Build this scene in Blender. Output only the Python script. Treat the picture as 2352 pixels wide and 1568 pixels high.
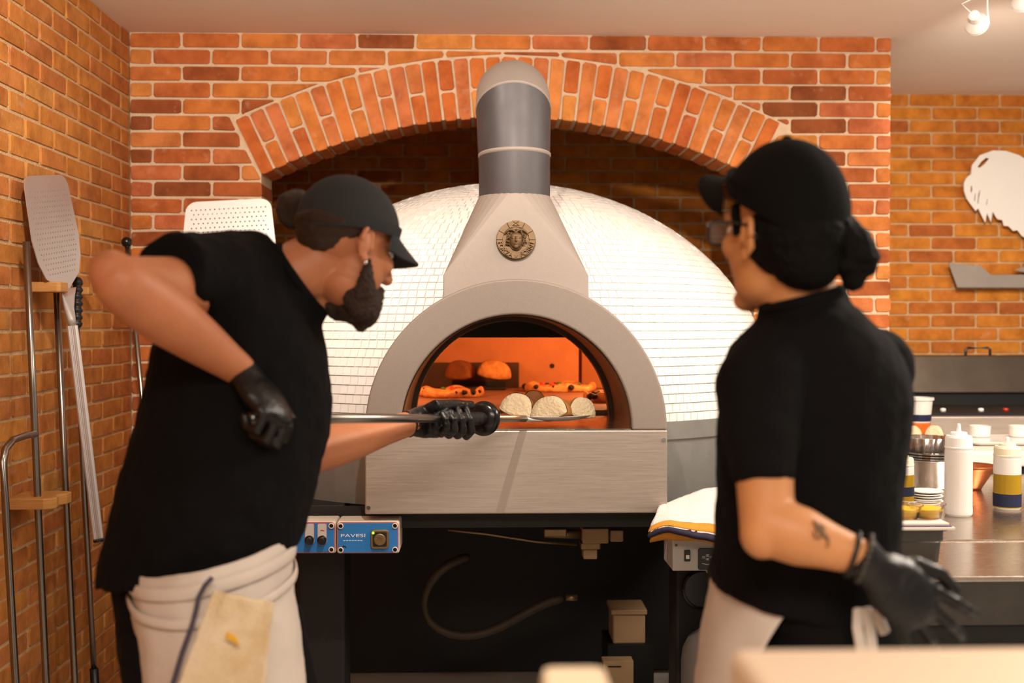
import bpy, bmesh, math, random
from math import sin, cos, pi, sqrt, atan2, radians, tan
from mathutils import Vector, Matrix, Quaternion, noise

random.seed(7)
for o in list(bpy.data.objects):
    bpy.data.objects.remove(o)
SC = bpy.context.scene
COL = SC.collection

# ------------------------------------------------------------------ camera
FPX = 2613.0
CAM = Vector((0, 0, 1.48))
YAW = radians(-1.5)
PITCH = math.atan(44 / FPX)
cam_d = bpy.data.cameras.new('camera')
cam = bpy.data.objects.new('camera', cam_d)
COL.objects.link(cam)
cam.location = CAM
cam.rotation_euler = (pi / 2 - PITCH, 0, YAW)
cam_d.sensor_width = 36
cam_d.lens = 36 * FPX / 2352
cam_d.dof.use_dof = True
cam_d.dof.focus_distance = 3.3
cam_d.dof.aperture_fstop = 2.6
cam_d.clip_start = 0.05
SC.camera = cam
FW = Vector((cos(PITCH) * sin(-YAW), cos(PITCH) * cos(YAW), -sin(PITCH)))
RT = Vector((cos(YAW), sin(YAW), 0))
UPV = RT.cross(FW)


def ray(px, py):
    return FW + RT * ((px - 1176) / FPX) + UPV * ((784 - py) / FPX)


def W(px, py, Y):
    """world point that was measured at this spot of the photograph, at depth Y"""
    d = ray(px, py)
    return CAM + d * (Y / d.y)


def G(px, py, z):
    """the same on a level surface of height z"""
    d = ray(px, py)
    return CAM + d * ((z - CAM.z) / d.z)


# ------------------------------------------------------------------ world, lamps, exposure
wd = bpy.data.worlds.new('room_air')
SC.world = wd
wd.use_nodes = True
wd.node_tree.nodes['Background'].inputs[0].default_value = (1.0, 0.86, 0.72, 1)
wd.node_tree.nodes['Background'].inputs[1].default_value = 0.45
SC.view_settings.view_transform = 'Standard'
SC.view_settings.look = 'None'
SC.view_settings.gamma = 1
SC.view_settings.exposure = -0.14
SC.view_settings.use_curve_mapping = False
SC.cycles.use_denoising = True
SC.cycles.max_bounces = 8
SC.cycles.sample_clamp_indirect = 6
WARM = (1.0, 0.88, 0.74)


def spot(name, loc, target, power, angle=70, blend=0.6, col=WARM, r=0.03):
    l = bpy.data.lights.new(name, 'SPOT')
    l.energy = power
    l.color = col
    l.spot_size = radians(angle)
    l.spot_blend = blend
    l.shadow_soft_size = r
    o = bpy.data.objects.new(name, l)
    COL.objects.link(o)
    o.location = loc
    o.rotation_euler = (Vector(target) - Vector(loc)).to_track_quat('-Z', 'Y').to_euler()
    return o


# ceiling track of spots above and in front of the oven (out of the frame)
spot('spot_lamp_mouth', (-0.02, 1.95, 2.58), (0.12, 3.6, 1.05), 110, 80, 0.8, r=0.015)
spot('spot_lamp_dome', (0.95, 2.0, 2.58), (0.95, 4.6, 2.15), 135, 85, 0.8)
spot('spot_lamp_left', (-0.75, 2.3, 2.58), (-0.75, 4.6, 2.0), 140, 88, 0.8)
spot('spot_lamp_corner', (-0.5, 2.0, 2.58), (-1.5, 3.7, 1.5), 34, 90, 0.9)


def area(name, loc, target, power, sx, sy, col=WARM):
    l = bpy.data.lights.new(name, 'AREA')
    l.energy = power
    l.color = col
    l.shape = 'RECTANGLE'
    l.size = sx
    l.size_y = sy
    o = bpy.data.objects.new(name, l)
    COL.objects.link(o)
    o.location = loc
    o.rotation_euler = (Vector(target) - Vector(loc)).to_track_quat('-Z', 'Y').to_euler()
    return o


# unseen area lamps added as fill, behind the camera and at the right
area('fill_area_rear', (0.3, -0.8, 2.62), (0.3, -0.8, 0), 110, 1.6, 0.8)
area('fill_area_right', (2.3, 2.6, 2.62), (2.3, 2.6, 0), 110, 0.8, 1.4)


# ------------------------------------------------------------------ materials
def lin(c):
    return tuple((x / 12.92 if x <= 0.04045 else ((x + 0.055) / 1.055) ** 2.4) for x in c)


def rgb(r, g, b):
    return lin((r / 255, g / 255, b / 255))


def new_mat(name):
    m = bpy.data.materials.new(name)
    m.use_nodes = True
    nt = m.node_tree
    return m, nt, nt.nodes['Principled BSDF']


def mat(name, col, rough=0.5, metal=0.0, var=0.0, vscale=8.0, bump=0.0, bscale=60.0, col2=None,
        trans=0.0, ior=1.45, emit=None, estr=0.0, stretch=None, coat=0.0, alpha=1.0, sss=0.0, rvar=0.0, sheen=0.0, spec=0.5):
    m, nt, b = new_mat(name)
    N, L = nt.nodes, nt.links
    b.inputs['Base Color'].default_value = (*col, 1)
    b.inputs['Roughness'].default_value = rough
    b.inputs['Metallic'].default_value = metal
    b.inputs['Transmission Weight'].default_value = trans
    b.inputs['IOR'].default_value = ior
    b.inputs['Coat Weight'].default_value = coat
    b.inputs['Specular IOR Level'].default_value = spec
    b.inputs['Alpha'].default_value = alpha
    b.inputs['Sheen Weight'].default_value = sheen
    if sss:
        b.inputs['Subsurface Weight'].default_value = sss
        b.inputs['Subsurface Radius'].default_value = (0.012, 0.005, 0.003)
        b.inputs['Subsurface Scale'].default_value = 0.5
    if emit:
        b.inputs['Emission Color'].default_value = (*emit, 1)
        b.inputs['Emission Strength'].default_value = estr
    if var or bump or rvar:
        tc = N.new('ShaderNodeTexCoord')
        src = tc.outputs['Object']
        if stretch:
            mp = N.new('ShaderNodeMapping')
            mp.inputs['Scale'].default_value = stretch
            L.new(src, mp.inputs[0])
            src = mp.outputs[0]
        if var or rvar:
            n = N.new('ShaderNodeTexNoise')
            n.inputs['Scale'].default_value = vscale
            n.inputs['Detail'].default_value = 6
            n.inputs['Roughness'].default_value = 0.65
            L.new(src, n.inputs['Vector'])
            rp = N.new('ShaderNodeValToRGB')
            rp.color_ramp.elements[0].position = 0.3
            rp.color_ramp.elements[1].position = 0.7
            c2 = col2 or tuple(x * (1 - var) for x in col)
            rp.color_ramp.elements[0].color = (*c2, 1)
            rp.color_ramp.elements[1].color = (*col, 1)
            L.new(n.outputs['Fac'], rp.inputs[0])
            if var:
                L.new(rp.outputs[0], b.inputs['Base Color'])
            if rvar:
                mr = N.new('ShaderNodeMapRange')
                mr.inputs[1].default_value = 0.3
                mr.inputs[2].default_value = 0.7
                mr.inputs[3].default_value = max(0.02, rough - rvar)
                mr.inputs[4].default_value = rough + rvar
                L.new(n.outputs['Fac'], mr.inputs[0])
                L.new(mr.outputs[0], b.inputs['Roughness'])
        if bump:
            n2 = N.new('ShaderNodeTexNoise')
            n2.inputs['Scale'].default_value = bscale
            n2.inputs['Detail'].default_value = 4
            L.new(src, n2.inputs['Vector'])
            bp = N.new('ShaderNodeBump')
            bp.inputs['Strength'].default_value = bump
            bp.inputs['Distance'].default_value = 0.01
            L.new(n2.outputs['Fac'], bp.inputs['Height'])
            L.new(bp.outputs[0], b.inputs['Normal'])
    return m


def brick_mat(name, stops, bump=0.5):
    """fired clay: each brick picks its own tone; blotches and grain on top"""
    m, nt, b = new_mat(name)
    N, L = nt.nodes, nt.links
    b.inputs['Roughness'].default_value = 0.85
    b.inputs['Specular IOR Level'].default_value = 0.25
    oi = N.new('ShaderNodeObjectInfo')
    ge = N.new('ShaderNodeNewGeometry')
    ad = N.new('ShaderNodeMath')
    ad.operation = 'ADD'
    L.new(oi.outputs['Random'], ad.inputs[0])
    L.new(ge.outputs['Random Per Island'], ad.inputs[1])
    fr = N.new('ShaderNodeMath')
    fr.operation = 'FRACT'
    L.new(ad.outputs[0], fr.inputs[0])
    rp = N.new('ShaderNodeValToRGB')
    cr = rp.color_ramp
    cr.elements[0].position = stops[0][0]
    cr.elements[0].color = (*stops[0][1], 1)
    cr.elements[1].position = stops[-1][0]
    cr.elements[1].color = (*stops[-1][1], 1)
    for p, c in stops[1:-1]:
        e = cr.elements.new(p)
        e.color = (*c, 1)
    L.new(fr.outputs[0], rp.inputs[0])
    tc = N.new('ShaderNodeTexCoord')
    mul = N.new('ShaderNodeMath')
    mul.operation = 'MULTIPLY'
    mul.inputs[1].default_value = 37.0
    L.new(fr.outputs[0], mul.inputs[0])
    vadd = N.new('ShaderNodeVectorMath')
    vadd.operation = 'ADD'
    L.new(tc.outputs['Object'], vadd.inputs[0])
    L.new(mul.outputs[0], vadd.inputs[1])
    n = N.new('ShaderNodeTexNoise')
    n.inputs['Scale'].default_value = 11
    n.inputs['Detail'].default_value = 7
    n.inputs['Roughness'].default_value = 0.62
    L.new(vadd.outputs[0], n.inputs['Vector'])
    r2 = N.new('ShaderNodeValToRGB')
    r2.color_ramp.elements[0].position = 0.28
    r2.color_ramp.elements[0].color = (0.55, 0.46, 0.38, 1)
    r2.color_ramp.elements[1].position = 0.62
    r2.color_ramp.elements[1].color = (1.0, 1.0, 1.0, 1)
    L.new(n.outputs['Fac'], r2.inputs[0])
    mx = N.new('ShaderNodeMixRGB')
    mx.blend_type = 'MULTIPLY'
    mx.inputs[0].default_value = 0.95
    L.new(rp.outputs[0], mx.inputs[1])
    L.new(r2.outputs[0], mx.inputs[2])
    # pale lime bloom
    n3 = N.new('ShaderNodeTexNoise')
    n3.inputs['Scale'].default_value = 26
    n3.inputs['Detail'].default_value = 5
    L.new(vadd.outputs[0], n3.inputs['Vector'])
    r3 = N.new('ShaderNodeValToRGB')
    r3.color_ramp.elements[0].position = 0.6
    r3.color_ramp.elements[0].color = (0, 0, 0, 1)
    r3.color_ramp.elements[1].position = 0.8
    r3.color_ramp.elements[1].color = (0.4, 0.4, 0.4, 1)
    L.new(n3.outputs['Fac'], r3.inputs[0])
    mx2 = N.new('ShaderNodeMixRGB')
    mx2.inputs[2].default_value = (0.62, 0.36, 0.24, 1)
    L.new(r3.outputs[0], mx2.inputs[0])
    L.new(mx.outputs[0], mx2.inputs[1])
    L.new(mx2.outputs[0], b.inputs['Base Color'])
    n2 = N.new('ShaderNodeTexNoise')
    n2.inputs['Scale'].default_value = 90
    n2.inputs['Detail'].default_value = 5
    L.new(vadd.outputs[0], n2.inputs['Vector'])
    bp = N.new('ShaderNodeBump')
    bp.inputs['Strength'].default_value = bump
    bp.inputs['Distance'].default_value = 0.004
    L.new(n2.outputs['Fac'], bp.inputs['Height'])
    L.new(bp.outputs[0], b.inputs['Normal'])
    return m


M = {}
M['brick_front'] = brick_mat('brick_orange_red', [
    (0.0, rgb(140, 78, 42)), (0.1, rgb(166, 90, 46)), (0.25, rgb(190, 104, 56)), (0.5, rgb(202, 116, 58)),
    (0.7, rgb(210, 130, 62)), (0.85, rgb(198, 110, 72)), (1.0, rgb(216, 142, 68))])
M['brick_left'] = brick_mat('brick_ochre', [
    (0.0, rgb(176, 106, 54)), (0.3, rgb(194, 124, 58)), (0.6, rgb(200, 132, 60)), (0.85, rgb(190, 114, 60)), (1.0, rgb(202, 140, 70))])
M['brick_arch'] = brick_mat('brick_bright_orange', [
    (0.0, rgb(194, 100, 52)), (0.2, rgb(206, 112, 52)), (0.5, rgb(218, 134, 66)), (0.8, rgb(210, 122, 76)), (1.0, rgb(226, 150, 72))])
M['brick_back'] = brick_mat('brick_ochre_back', [
    (0.0, rgb(176, 96, 46)), (0.3, rgb(206, 124, 46)), (0.7, rgb(214, 138, 48)), (1.0, rgb(208, 126, 46))])
M['mortar'] = mat('mortar_sand', rgb(232, 204, 172), 0.95, var=0.18, vscale=30, bump=0.6, bscale=160)
M['mortar_left'] = mat('mortar_tan', rgb(212, 174, 128), 0.95, var=0.2, vscale=30, bump=0.6, bscale=160)
M['plaster'] = mat('ceiling_paint', rgb(240, 226, 214), 0.9, var=0.03, vscale=3, bump=0.05, bscale=80)
M['floor'] = mat('floor_pale_bounce', rgb(206, 198, 188), 0.5, var=0.12, vscale=5)  # tone chosen pale so the floor throws light up to the ceiling
M['wallpaint'] = mat('wall_paint_cream', rgb(200, 180, 158), 0.9, var=0.04, vscale=2)
M['steel'] = mat('brushed_stainless', rgb(200, 188, 178), 0.52, 1.0, var=0.16, vscale=5, bump=0.03, bscale=30,
                 stretch=(1.5, 6, 60), rvar=0.07)
M['steel_top'] = mat('worn_stainless_top', rgb(198, 188, 178), 0.24, 1.0, var=0.18, vscale=7, bump=0.02, bscale=25,
                     stretch=(4, 30, 4), rvar=0.08)
M['steel_smooth'] = mat('polished_steel', rgb(205, 200, 196), 0.2, 1.0, var=0.08, vscale=20)
M['steel_dark'] = mat('dull_dark_steel', rgb(92, 88, 84), 0.45, 0.9, var=0.25, vscale=9)
M['lid_steel'] = mat('smoked_steel_lid', rgb(112, 102, 92), 0.4, 1.0, var=0.3, vscale=4)
M['rod'] = mat('steel_rod', rgb(150, 144, 138), 0.28, 1.0, var=0.1, vscale=30)
M['alu'] = mat('anodised_aluminium', rgb(206, 198, 196), 0.42, 0.75, var=0.06, vscale=6)
M['alu_overlit'] = mat('overlit_white_aluminium', rgb(244, 244, 242), 0.4, 0.15, var=0.02, vscale=6)  # aluminium whitened: the glare of the lamps is put into its colour
M['grey_paint'] = mat('grey_hammer_paint', rgb(150, 138, 130), 0.55, 0.2, var=0.05, vscale=60, bump=0.12, bscale=420)
M['grey_skirt'] = mat('galvanised_grey', rgb(150, 148, 144), 0.45, 0.6, var=0.15, vscale=12)
M['pipe_dark'] = mat('dark_stove_pipe', rgb(84, 80, 82), 0.5, 0.45, var=0.14, vscale=14, rvar=0.05)
M['tile'] = mat('white_glazed_tile', rgb(230, 228, 224), 0.22, 0.0, var=0.03, vscale=30)
M['grout'] = mat('pale_grout', rgb(208, 202, 190), 0.9, var=0.1, vscale=30)
M['black_metal'] = mat('black_painted_metal', rgb(18, 17, 16), 0.6, 0.0, var=0.2, vscale=10)
M['liner'] = mat('heat_stained_liner', rgb(84, 62, 48), 0.5, 0.7, var=0.45, vscale=9)
M['soot'] = mat('sooty_plate', rgb(40, 33, 28), 0.7, 0.3, var=0.3, vscale=9)
M['firebrick'] = mat('refractory_panel', rgb(196, 130, 84), 0.85, var=0.25, vscale=5, bump=0.1)
M['hearth'] = mat('hearth_stone', rgb(132, 88, 64), 0.85, var=0.35, vscale=7, bump=0.15)
M['bronze'] = mat('bronze_badge', rgb(118, 92, 62), 0.5, 0.4, var=0.3, vscale=60)
M['wood'] = mat('plywood', rgb(196, 138, 74), 0.55, var=0.35, vscale=9, stretch=(1, 1, 22), bump=0.08)
M['black_rubber'] = mat('black_rubber', rgb(22, 21, 21), 0.45, var=0.15, vscale=30)
M['black_gloss'] = mat('black_glossy_plastic', rgb(14, 13, 13), 0.2)
M['skin_l'] = mat('skin_tan', rgb(188, 120, 82), 0.5, var=0.14, vscale=14, sss=0.12, bump=0.05, bscale=300)
M['skin_r'] = mat('skin_warm', rgb(204, 142, 92), 0.5, var=0.1, vscale=14, sss=0.12, bump=0.05, bscale=300)
M['cloth_black'] = mat('black_cotton', rgb(13, 12, 13), 0.9, var=0.25, vscale=30, bump=0.2, bscale=500, spec=0.15)
M['denim_black'] = mat('black_trousers', rgb(14, 13, 14), 0.9, spec=0.15, var=0.2, vscale=30)
M['cap'] = mat('black_cap_twill', rgb(34, 36, 38), 0.85, var=0.15, vscale=40, bump=0.25, bscale=600)
M['cap_r'] = mat('black_cap_cotton', rgb(10, 10, 10), 0.9, spec=0.15, var=0.15, vscale=40, bump=0.25, bscale=600)
M['glove'] = mat('black_nitrile', rgb(13, 13, 14), 0.36, var=0.15, vscale=30, bump=0.25, bscale=70)
M['apron'] = mat('off_white_apron_cloth', rgb(210, 198, 188), 0.9, var=0.1, vscale=6, bump=0.2, bscale=300)
M['towel_beige'] = mat('stained_towel', rgb(232, 216, 190), 0.95, var=0.2, vscale=14, bump=0.5, bscale=260, col2=rgb(214, 188, 144))
M['towel_white'] = mat('white_terry_towel', rgb(236, 230, 226), 0.95, var=0.05, vscale=20, bump=0.6, bscale=280)
M['stripe_orange'] = mat('orange_towel_stripe', rgb(222, 150, 50), 0.95, var=0.2, vscale=40, bump=0.4, bscale=280)
M['stripe_navy'] = mat('navy_towel_stripe', rgb(44, 40, 60), 0.95, var=0.2, vscale=40)
M['hair_brown'] = mat('brown_hair', rgb(58, 38, 24), 0.6, var=0.5, vscale=14, stretch=(1, 1, 14), bump=0.6, bscale=60)
M['beard'] = mat('dark_beard', rgb(62, 42, 30), 0.75, var=0.5, vscale=40, bump=1.0, bscale=180)
M['hair_black'] = mat('black_hair', rgb(9, 8, 7), 0.75, var=0.3, vscale=30, bump=0.6, bscale=90, spec=0.15)
M['eye'] = mat('eye_white', rgb(230, 224, 216), 0.2)
M['lens'] = mat('spectacle_glass', (1, 1, 1), 0.03, trans=0.9, ior=1.5)
M['tattoo'] = mat('faded_tattoo_ink', rgb(138, 108, 80), 0.6, var=0.4, vscale=60)
M['crumb'] = mat('pale_bread_crumb', rgb(236, 214, 176), 0.9, var=0.14, vscale=60, bump=0.7, bscale=120)
M['crust'] = mat('golden_bread_crust', rgb(214, 154, 78), 0.7, var=0.45, vscale=26, bump=0.35, bscale=60, col2=rgb(150, 88, 34))
M['crust_dark'] = mat('dark_bread_crust', rgb(150, 88, 40), 0.75, var=0.5, vscale=16, bump=0.4, bscale=60)
M['dough'] = mat('pizza_crust', rgb(222, 164, 96), 0.75, var=0.5, vscale=22, bump=0.4, bscale=70, col2=rgb(150, 84, 36))
M['cheese'] = mat('melted_cheese', rgb(240, 190, 92), 0.45, var=0.5, vscale=26, col2=rgb(206, 84, 36), bump=0.4, bscale=40)
M['char'] = mat('charred_blister', rgb(34, 22, 16), 0.8, var=0.3, vscale=60)
M['basil'] = mat('basil_green', rgb(86, 104, 40), 0.6, var=0.3, vscale=60)
M['tomato'] = mat('tomato_red', rgb(206, 60, 34), 0.4, var=0.3, vscale=60)
M['blue_panel'] = mat('blue_panel_print', rgb(40, 118, 190), 0.45, var=0.08, vscale=30)
M['red_line'] = mat('red_print', rgb(208, 90, 74), 0.5)
M['panel_grey'] = mat('pale_grey_plastic', rgb(196, 192, 188), 0.45, var=0.05, vscale=20)
M['panel_cream'] = mat('cream_plastic', rgb(214, 202, 188), 0.5, var=0.05, vscale=20)
M['print_white'] = mat('white_print', rgb(220, 222, 226), 0.6)
M['led_green'] = mat('green_indicator', rgb(120, 240, 40), 0.3, emit=rgb(130, 255, 40), estr=4.0)
M['brass'] = mat('dull_brass', rgb(150, 128, 92), 0.4, 0.8, var=0.2, vscale=30)
M['hose'] = mat('dark_ribbed_hose', rgb(64, 50, 36), 0.6, var=0.3, vscale=20)
M['beige_box'] = mat('beige_enamel', rgb(176, 144, 106), 0.6, var=0.15, vscale=12)
M['can_grey'] = mat('satin_grey_metal', rgb(128, 122, 118), 0.45, 0.4, var=0.1, vscale=8)
M['plastic_clear'] = mat('frosted_bottle_plastic', rgb(244, 240, 236), 0.35, trans=0.25, ior=1.3)
M['cap_white'] = mat('white_plastic', rgb(244, 242, 240), 0.35)
M['cap_cream'] = mat('cream_bottle_cap', rgb(232, 222, 196), 0.4)
M['oil'] = mat('yellow_oil', rgb(178, 142, 22), 0.25, var=0.15, vscale=6, trans=0.15)
M['tape'] = mat('blue_tape', rgb(14, 26, 62), 0.6, var=0.1, vscale=30)
M['porcelain'] = mat('white_porcelain', rgb(240, 234, 228), 0.2)
M['copper'] = mat('copper_pan', rgb(206, 124, 78), 0.35, 0.85, var=0.3, vscale=20)
M['clear_cup'] = mat('clear_plastic_cup', rgb(245, 242, 238), 0.05, trans=0.95, ior=1.1)
M['yellow_food'] = mat('yellow_sauce', rgb(246, 196, 16), 0.35, var=0.12, vscale=40)
M['orange_food'] = mat('orange_slices', rgb(236, 120, 40), 0.5, var=0.3, vscale=30)
M['board_white'] = mat('white_cutting_board', rgb(236, 226, 214), 0.55, var=0.04, vscale=8)
M['rooster'] = mat('white_enamel_cutout', rgb(236, 232, 226), 0.55, var=0.03, vscale=5)
M['zinc'] = mat('weathered_zinc', rgb(160, 150, 142), 0.6, 0.3, var=0.12, vscale=10)
M['lamp_white'] = mat('white_lamp_enamel', rgb(245, 242, 238), 0.35)
M['lamp_glow'] = mat('lamp_lens_glow', (1, 1, 1), 0.3, emit=(1.0, 0.93, 0.85), estr=18)
M['cream_plastic_fg'] = mat('ivory_plastic', rgb(240, 220, 190), 0.45)
M['steel_pass'] = mat('pale_satin_steel', rgb(236, 214, 190), 0.5, 0.35, var=0.05, vscale=4)
M['stain'] = mat('yellow_stain', rgb(226, 176, 60), 0.95)
M['twine'] = mat('dark_apron_string', rgb(70, 66, 80), 0.9)


# ------------------------------------------------------------------ geometry helpers
class MB:
    """collects geometry in world space and links it as one mesh object"""

    def __init__(s):
        s.v = []
        s.f = []

    def add(s, vs, fs):
        o = len(s.v)
        s.v += [tuple(p) for p in vs]
        s.f += [tuple(i + o for i in q) for q in fs]
        return s

    def box(s, x0, x1, y0, y1, z0, z1, mx=None):
        vs = [Vector((x, y, z)) for x in (x0, x1) for y in (y0, y1) for z in (z0, z1)]
        if mx:
            vs = [mx @ p for p in vs]
        return s.add(vs, [(0, 1, 3, 2), (4, 6, 7, 5), (0, 4, 5, 1), (2, 3, 7, 6), (0, 2, 6, 4), (1, 5, 7, 3)])

    def loft(s, rings, cap0=True, cap1=True, closed=True):
        n = len(rings[0])
        vs = [p for r in rings for p in r]
        fs = []
        for i in range(len(rings) - 1):
            for j in range(n if closed else n - 1):
                k = (j + 1) % n
                fs.append((i * n + j, i * n + k, (i + 1) * n + k, (i + 1) * n + j))
        if cap0:
            fs.append(tuple(range(n - 1, -1, -1)))
        if cap1:
            fs.append(tuple((len(rings) - 1) * n + j for j in range(n)))
        return s.add(vs, fs)

    def tube(s, path, r, n=12, up=None, ends=False, cap=True):
        """round or oval (ra, rb) tube along a path; ends=True closes it with half domes"""
        path = [Vector(p) for p in path]
        m = len(path)
        rs = [r] * m if not isinstance(r, (list,)) else list(r)
        rs = [q if isinstance(q, (tuple, list)) else (q, q) for q in rs]
        tg = []
        for i in range(m):
            a = path[max(0, i - 1)]
            b = path[min(m - 1, i + 1)]
            t = (b - a)
            tg.append(t.normalized() if t.length > 1e-9 else Vector((0, 0, 1)))
        u = Vector(up) if up is not None else (Vector((0, 0, 1)) if abs(tg[0].z) < 0.9 else Vector((1, 0, 0)))
        rings = []

        def ring(c, t, u, ra, rb):
            w = t.cross(u)
            w.normalize()
            uu = w.cross(t)
            uu.normalize()
            return [c + uu * (ra * cos(2 * pi * j / n)) + w * (rb * sin(2 * pi * j / n)) for j in range(n)]
        if ends:
            for a in (80, 55, 28):
                a = radians(a)
                rr = rs[0]
                rings.append(ring(path[0] - tg[0] * (sin(a) * min(rr)), tg[0], u, rr[0] * cos(a), rr[1] * cos(a)))
        for i in range(m):
            rings.append(ring(path[i], tg[i], u, *rs[i]))
        if ends:
            for a in (28, 55, 80):
                a = radians(a)
                rr = rs[-1]
                rings.append(ring(path[-1] + tg[-1] * (sin(a) * min(rr)), tg[-1], u, rr[0] * cos(a), rr[1] * cos(a)))
        return s.loft(rings, cap, cap)

    def lathe(s, prof, c=(0, 0, 0), n=32, axis='Z', mx=None, cap0=True, cap1=True):
        c = Vector(c)
        rings = []
        for r, h in prof:
            rr = []
            for j in range(n):
                a = 2 * pi * j / n
                p = Vector((r * cos(a), r * sin(a), h))
                if axis == 'Y':
                    p = Vector((p.x, h, -p.y))
                if axis == 'X':
                    p = Vector((h, p.x, p.y))
                if mx:
                    p = mx @ p
                rr.append(c + p)
            rings.append(rr)
        return s.loft(rings, cap0, cap1)

    def ell(s, c, r, mx=None, nu=20, nv=12):
        c = Vector(c)
        rings = []
        for i in range(1, nv):
            a = -pi / 2 + pi * i / nv
            rr = []
            for j in range(nu):
                b = 2 * pi * j / nu
                p = Vector((r[0] * cos(a) * cos(b), r[1] * cos(a) * sin(b), r[2] * sin(a)))
                rr.append(p)
            rings.append(rr)
        vs = [p for q in rings for p in q]
        vs += [Vector((0, 0, -r[2])), Vector((0, 0, r[2]))]
        fs = []
        for i in range(len(rings) - 1):
            for j in range(nu):
                k = (j + 1) % nu
                fs.append((i * nu + j, i * nu + k, (i + 1) * nu + k, (i + 1) * nu + j))
        b0 = len(rings) * nu
        for j in range(nu):
            k = (j + 1) % nu
            fs.append((b0, k, j))
            fs.append((b0 + 1, (len(rings) - 1) * nu + j, (len(rings) - 1) * nu + k))
        if mx:
            vs = [mx @ p for p in vs]
        return s.add([c + p for p in vs], fs)

    def xf(s, mx):
        s.v = [tuple(mx @ Vector(p)) for p in s.v]
        return s

    def build(s, name, m, parent=None, smooth=False, bevel=0, seg=2, remesh=0, sm=0, disp=None, subsurf=0, weld=False):
        me = bpy.data.meshes.new(name)
        me.from_pydata(s.v, [], s.f)
        me.update()
        o = finish(name, me, m, parent, smooth)
        if bevel:
            b = o.modifiers.new('bevel', 'BEVEL')
            b.width = bevel
            b.segments = seg
            b.limit_method = 'ANGLE'
            b.angle_limit = radians(35)
        if subsurf:
            b = o.modifiers.new('sub', 'SUBSURF')
            b.levels = b.render_levels = subsurf
        if remesh:
            b = o.modifiers.new('remesh', 'REMESH')
            b.mode = 'VOXEL'
            b.voxel_size = remesh
            b.use_smooth_shade = True
        if sm:
            b = o.modifiers.new('smooth', 'SMOOTH')
            b.iterations = sm
            b.factor = 0.5
        for dsp in ([disp] if disp and not isinstance(disp, list) else (disp or [])):
            st, size, kind = dsp
            t = bpy.data.textures.new(name + '_relief', 'CLOUDS')
            t.noise_scale = size
            t.noise_depth = 2
            b = o.modifiers.new('relief', 'DISPLACE')
            b.texture = t
            b.strength = st
            b.texture_coords = 'LOCAL'
            b.mid_level = 0.5
        return o


def finish(name, me, m, parent=None, smooth=False):
    o = bpy.data.objects.new(name, me)
    COL.objects.link(o)
    for mm in (m if isinstance(m, (list, tuple)) else [m]):
        me.materials.append(mm)
    if smooth:
        me.shade_smooth()
    if parent:
        attach(o, parent)
    return o


ROOT_LOC = {}


def attach(o, parent):
    o.parent = parent
    loc = world_loc(parent)
    o.matrix_parent_inverse = Matrix.Translation(-loc)


def world_loc(p):
    # all roots are plain translated empties; meshes sit at the origin
    return ROOT_LOC.get(p.name, Vector((0, 0, 0)))


def tag(o, label=None, cat=None, group=None, kind=None):
    if label:
        o['label'] = label
    if cat:
        o['category'] = cat
    if group:
        o['group'] = group
    if kind:
        o['kind'] = kind
    return o


def thing(name, loc, label, cat, group=None, kind=None):
    o = bpy.data.objects.new(name, None)
    COL.objects.link(o)
    o.empty_display_size = 0.05
    o.location = loc
    ROOT_LOC[o.name] = Vector(loc)
    tag(o, label, cat, group, kind)
    return o


def flat(name, outline, holes, th, m, mx, parent=None, bevel=0.0):
    """flat cut-out plate with real holes; outline in local XY, thickness along Z, placed by mx"""
    cu = bpy.data.curves.new(name, 'CURVE')
    cu.dimensions = '2D'
    cu.fill_mode = 'BOTH'
    cu.extrude = th / 2
    cu.bevel_depth = bevel
    for pts in [outline] + list(holes):
        sp = cu.splines.new('POLY')
        sp.points.add(len(pts) - 1)
        for p, q in zip(sp.points, pts):
            p.co = (q[0], q[1], 0, 1)
        sp.use_cyclic_u = True
    tmp = bpy.data.objects.new(name, cu)
    COL.objects.link(tmp)
    dg = bpy.context.evaluated_depsgraph_get()
    me = bpy.data.meshes.new_from_object(tmp.evaluated_get(dg))
    bpy.data.objects.remove(tmp)
    bpy.data.curves.remove(cu)
    me.transform(mx)
    me.materials.clear()
    return finish(name, me, m, parent)


def text_mesh(name, body, size, th, m, mx, parent=None, align='CENTER'):
    cu = bpy.data.curves.new(name, 'FONT')
    cu.body = body
    cu.size = size
    cu.extrude = th
    cu.align_x = align
    cu.align_y = 'CENTER'
    tmp = bpy.data.objects.new(name, cu)
    COL.objects.link(tmp)
    dg = bpy.context.evaluated_depsgraph_get()
    me = bpy.data.meshes.new_from_object(tmp.evaluated_get(dg))
    bpy.data.objects.remove(tmp)
    bpy.data.curves.remove(cu)
    me.transform(mx)
    me.materials.clear()
    return finish(name, me, m, parent)


def frame(c, x, y, z):
    m = Matrix.Identity(4)
    for i, a in enumerate((Vector(x), Vector(y), Vector(z))):
        a = a.normalized()
        for k in range(3):
            m[k][i] = a[k]
    for k in range(3):
        m[k][3] = c[k]
    return m


def rrect(w, h, r, n=5):
    pts = []
    for cx, cy, a0 in ((w / 2 - r, h / 2 - r, 0), (-w / 2 + r, h / 2 - r, 90), (-w / 2 + r, -h / 2 + r, 180), (w / 2 - r, -h / 2 + r, 270)):
        for i in range(n + 1):
            a = radians(a0 + 90 * i / n)
            pts.append((cx + r * cos(a), cy + r * sin(a)))
    return pts


FACE = frame((0, 0, 0), (1, 0, 0), (0, 0, 1), (0, -1, 0))   # local XY drawn upright, facing the viewer side


def at_face(c):
    return Matrix.Translation(Vector(c)) @ FACE


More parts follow.
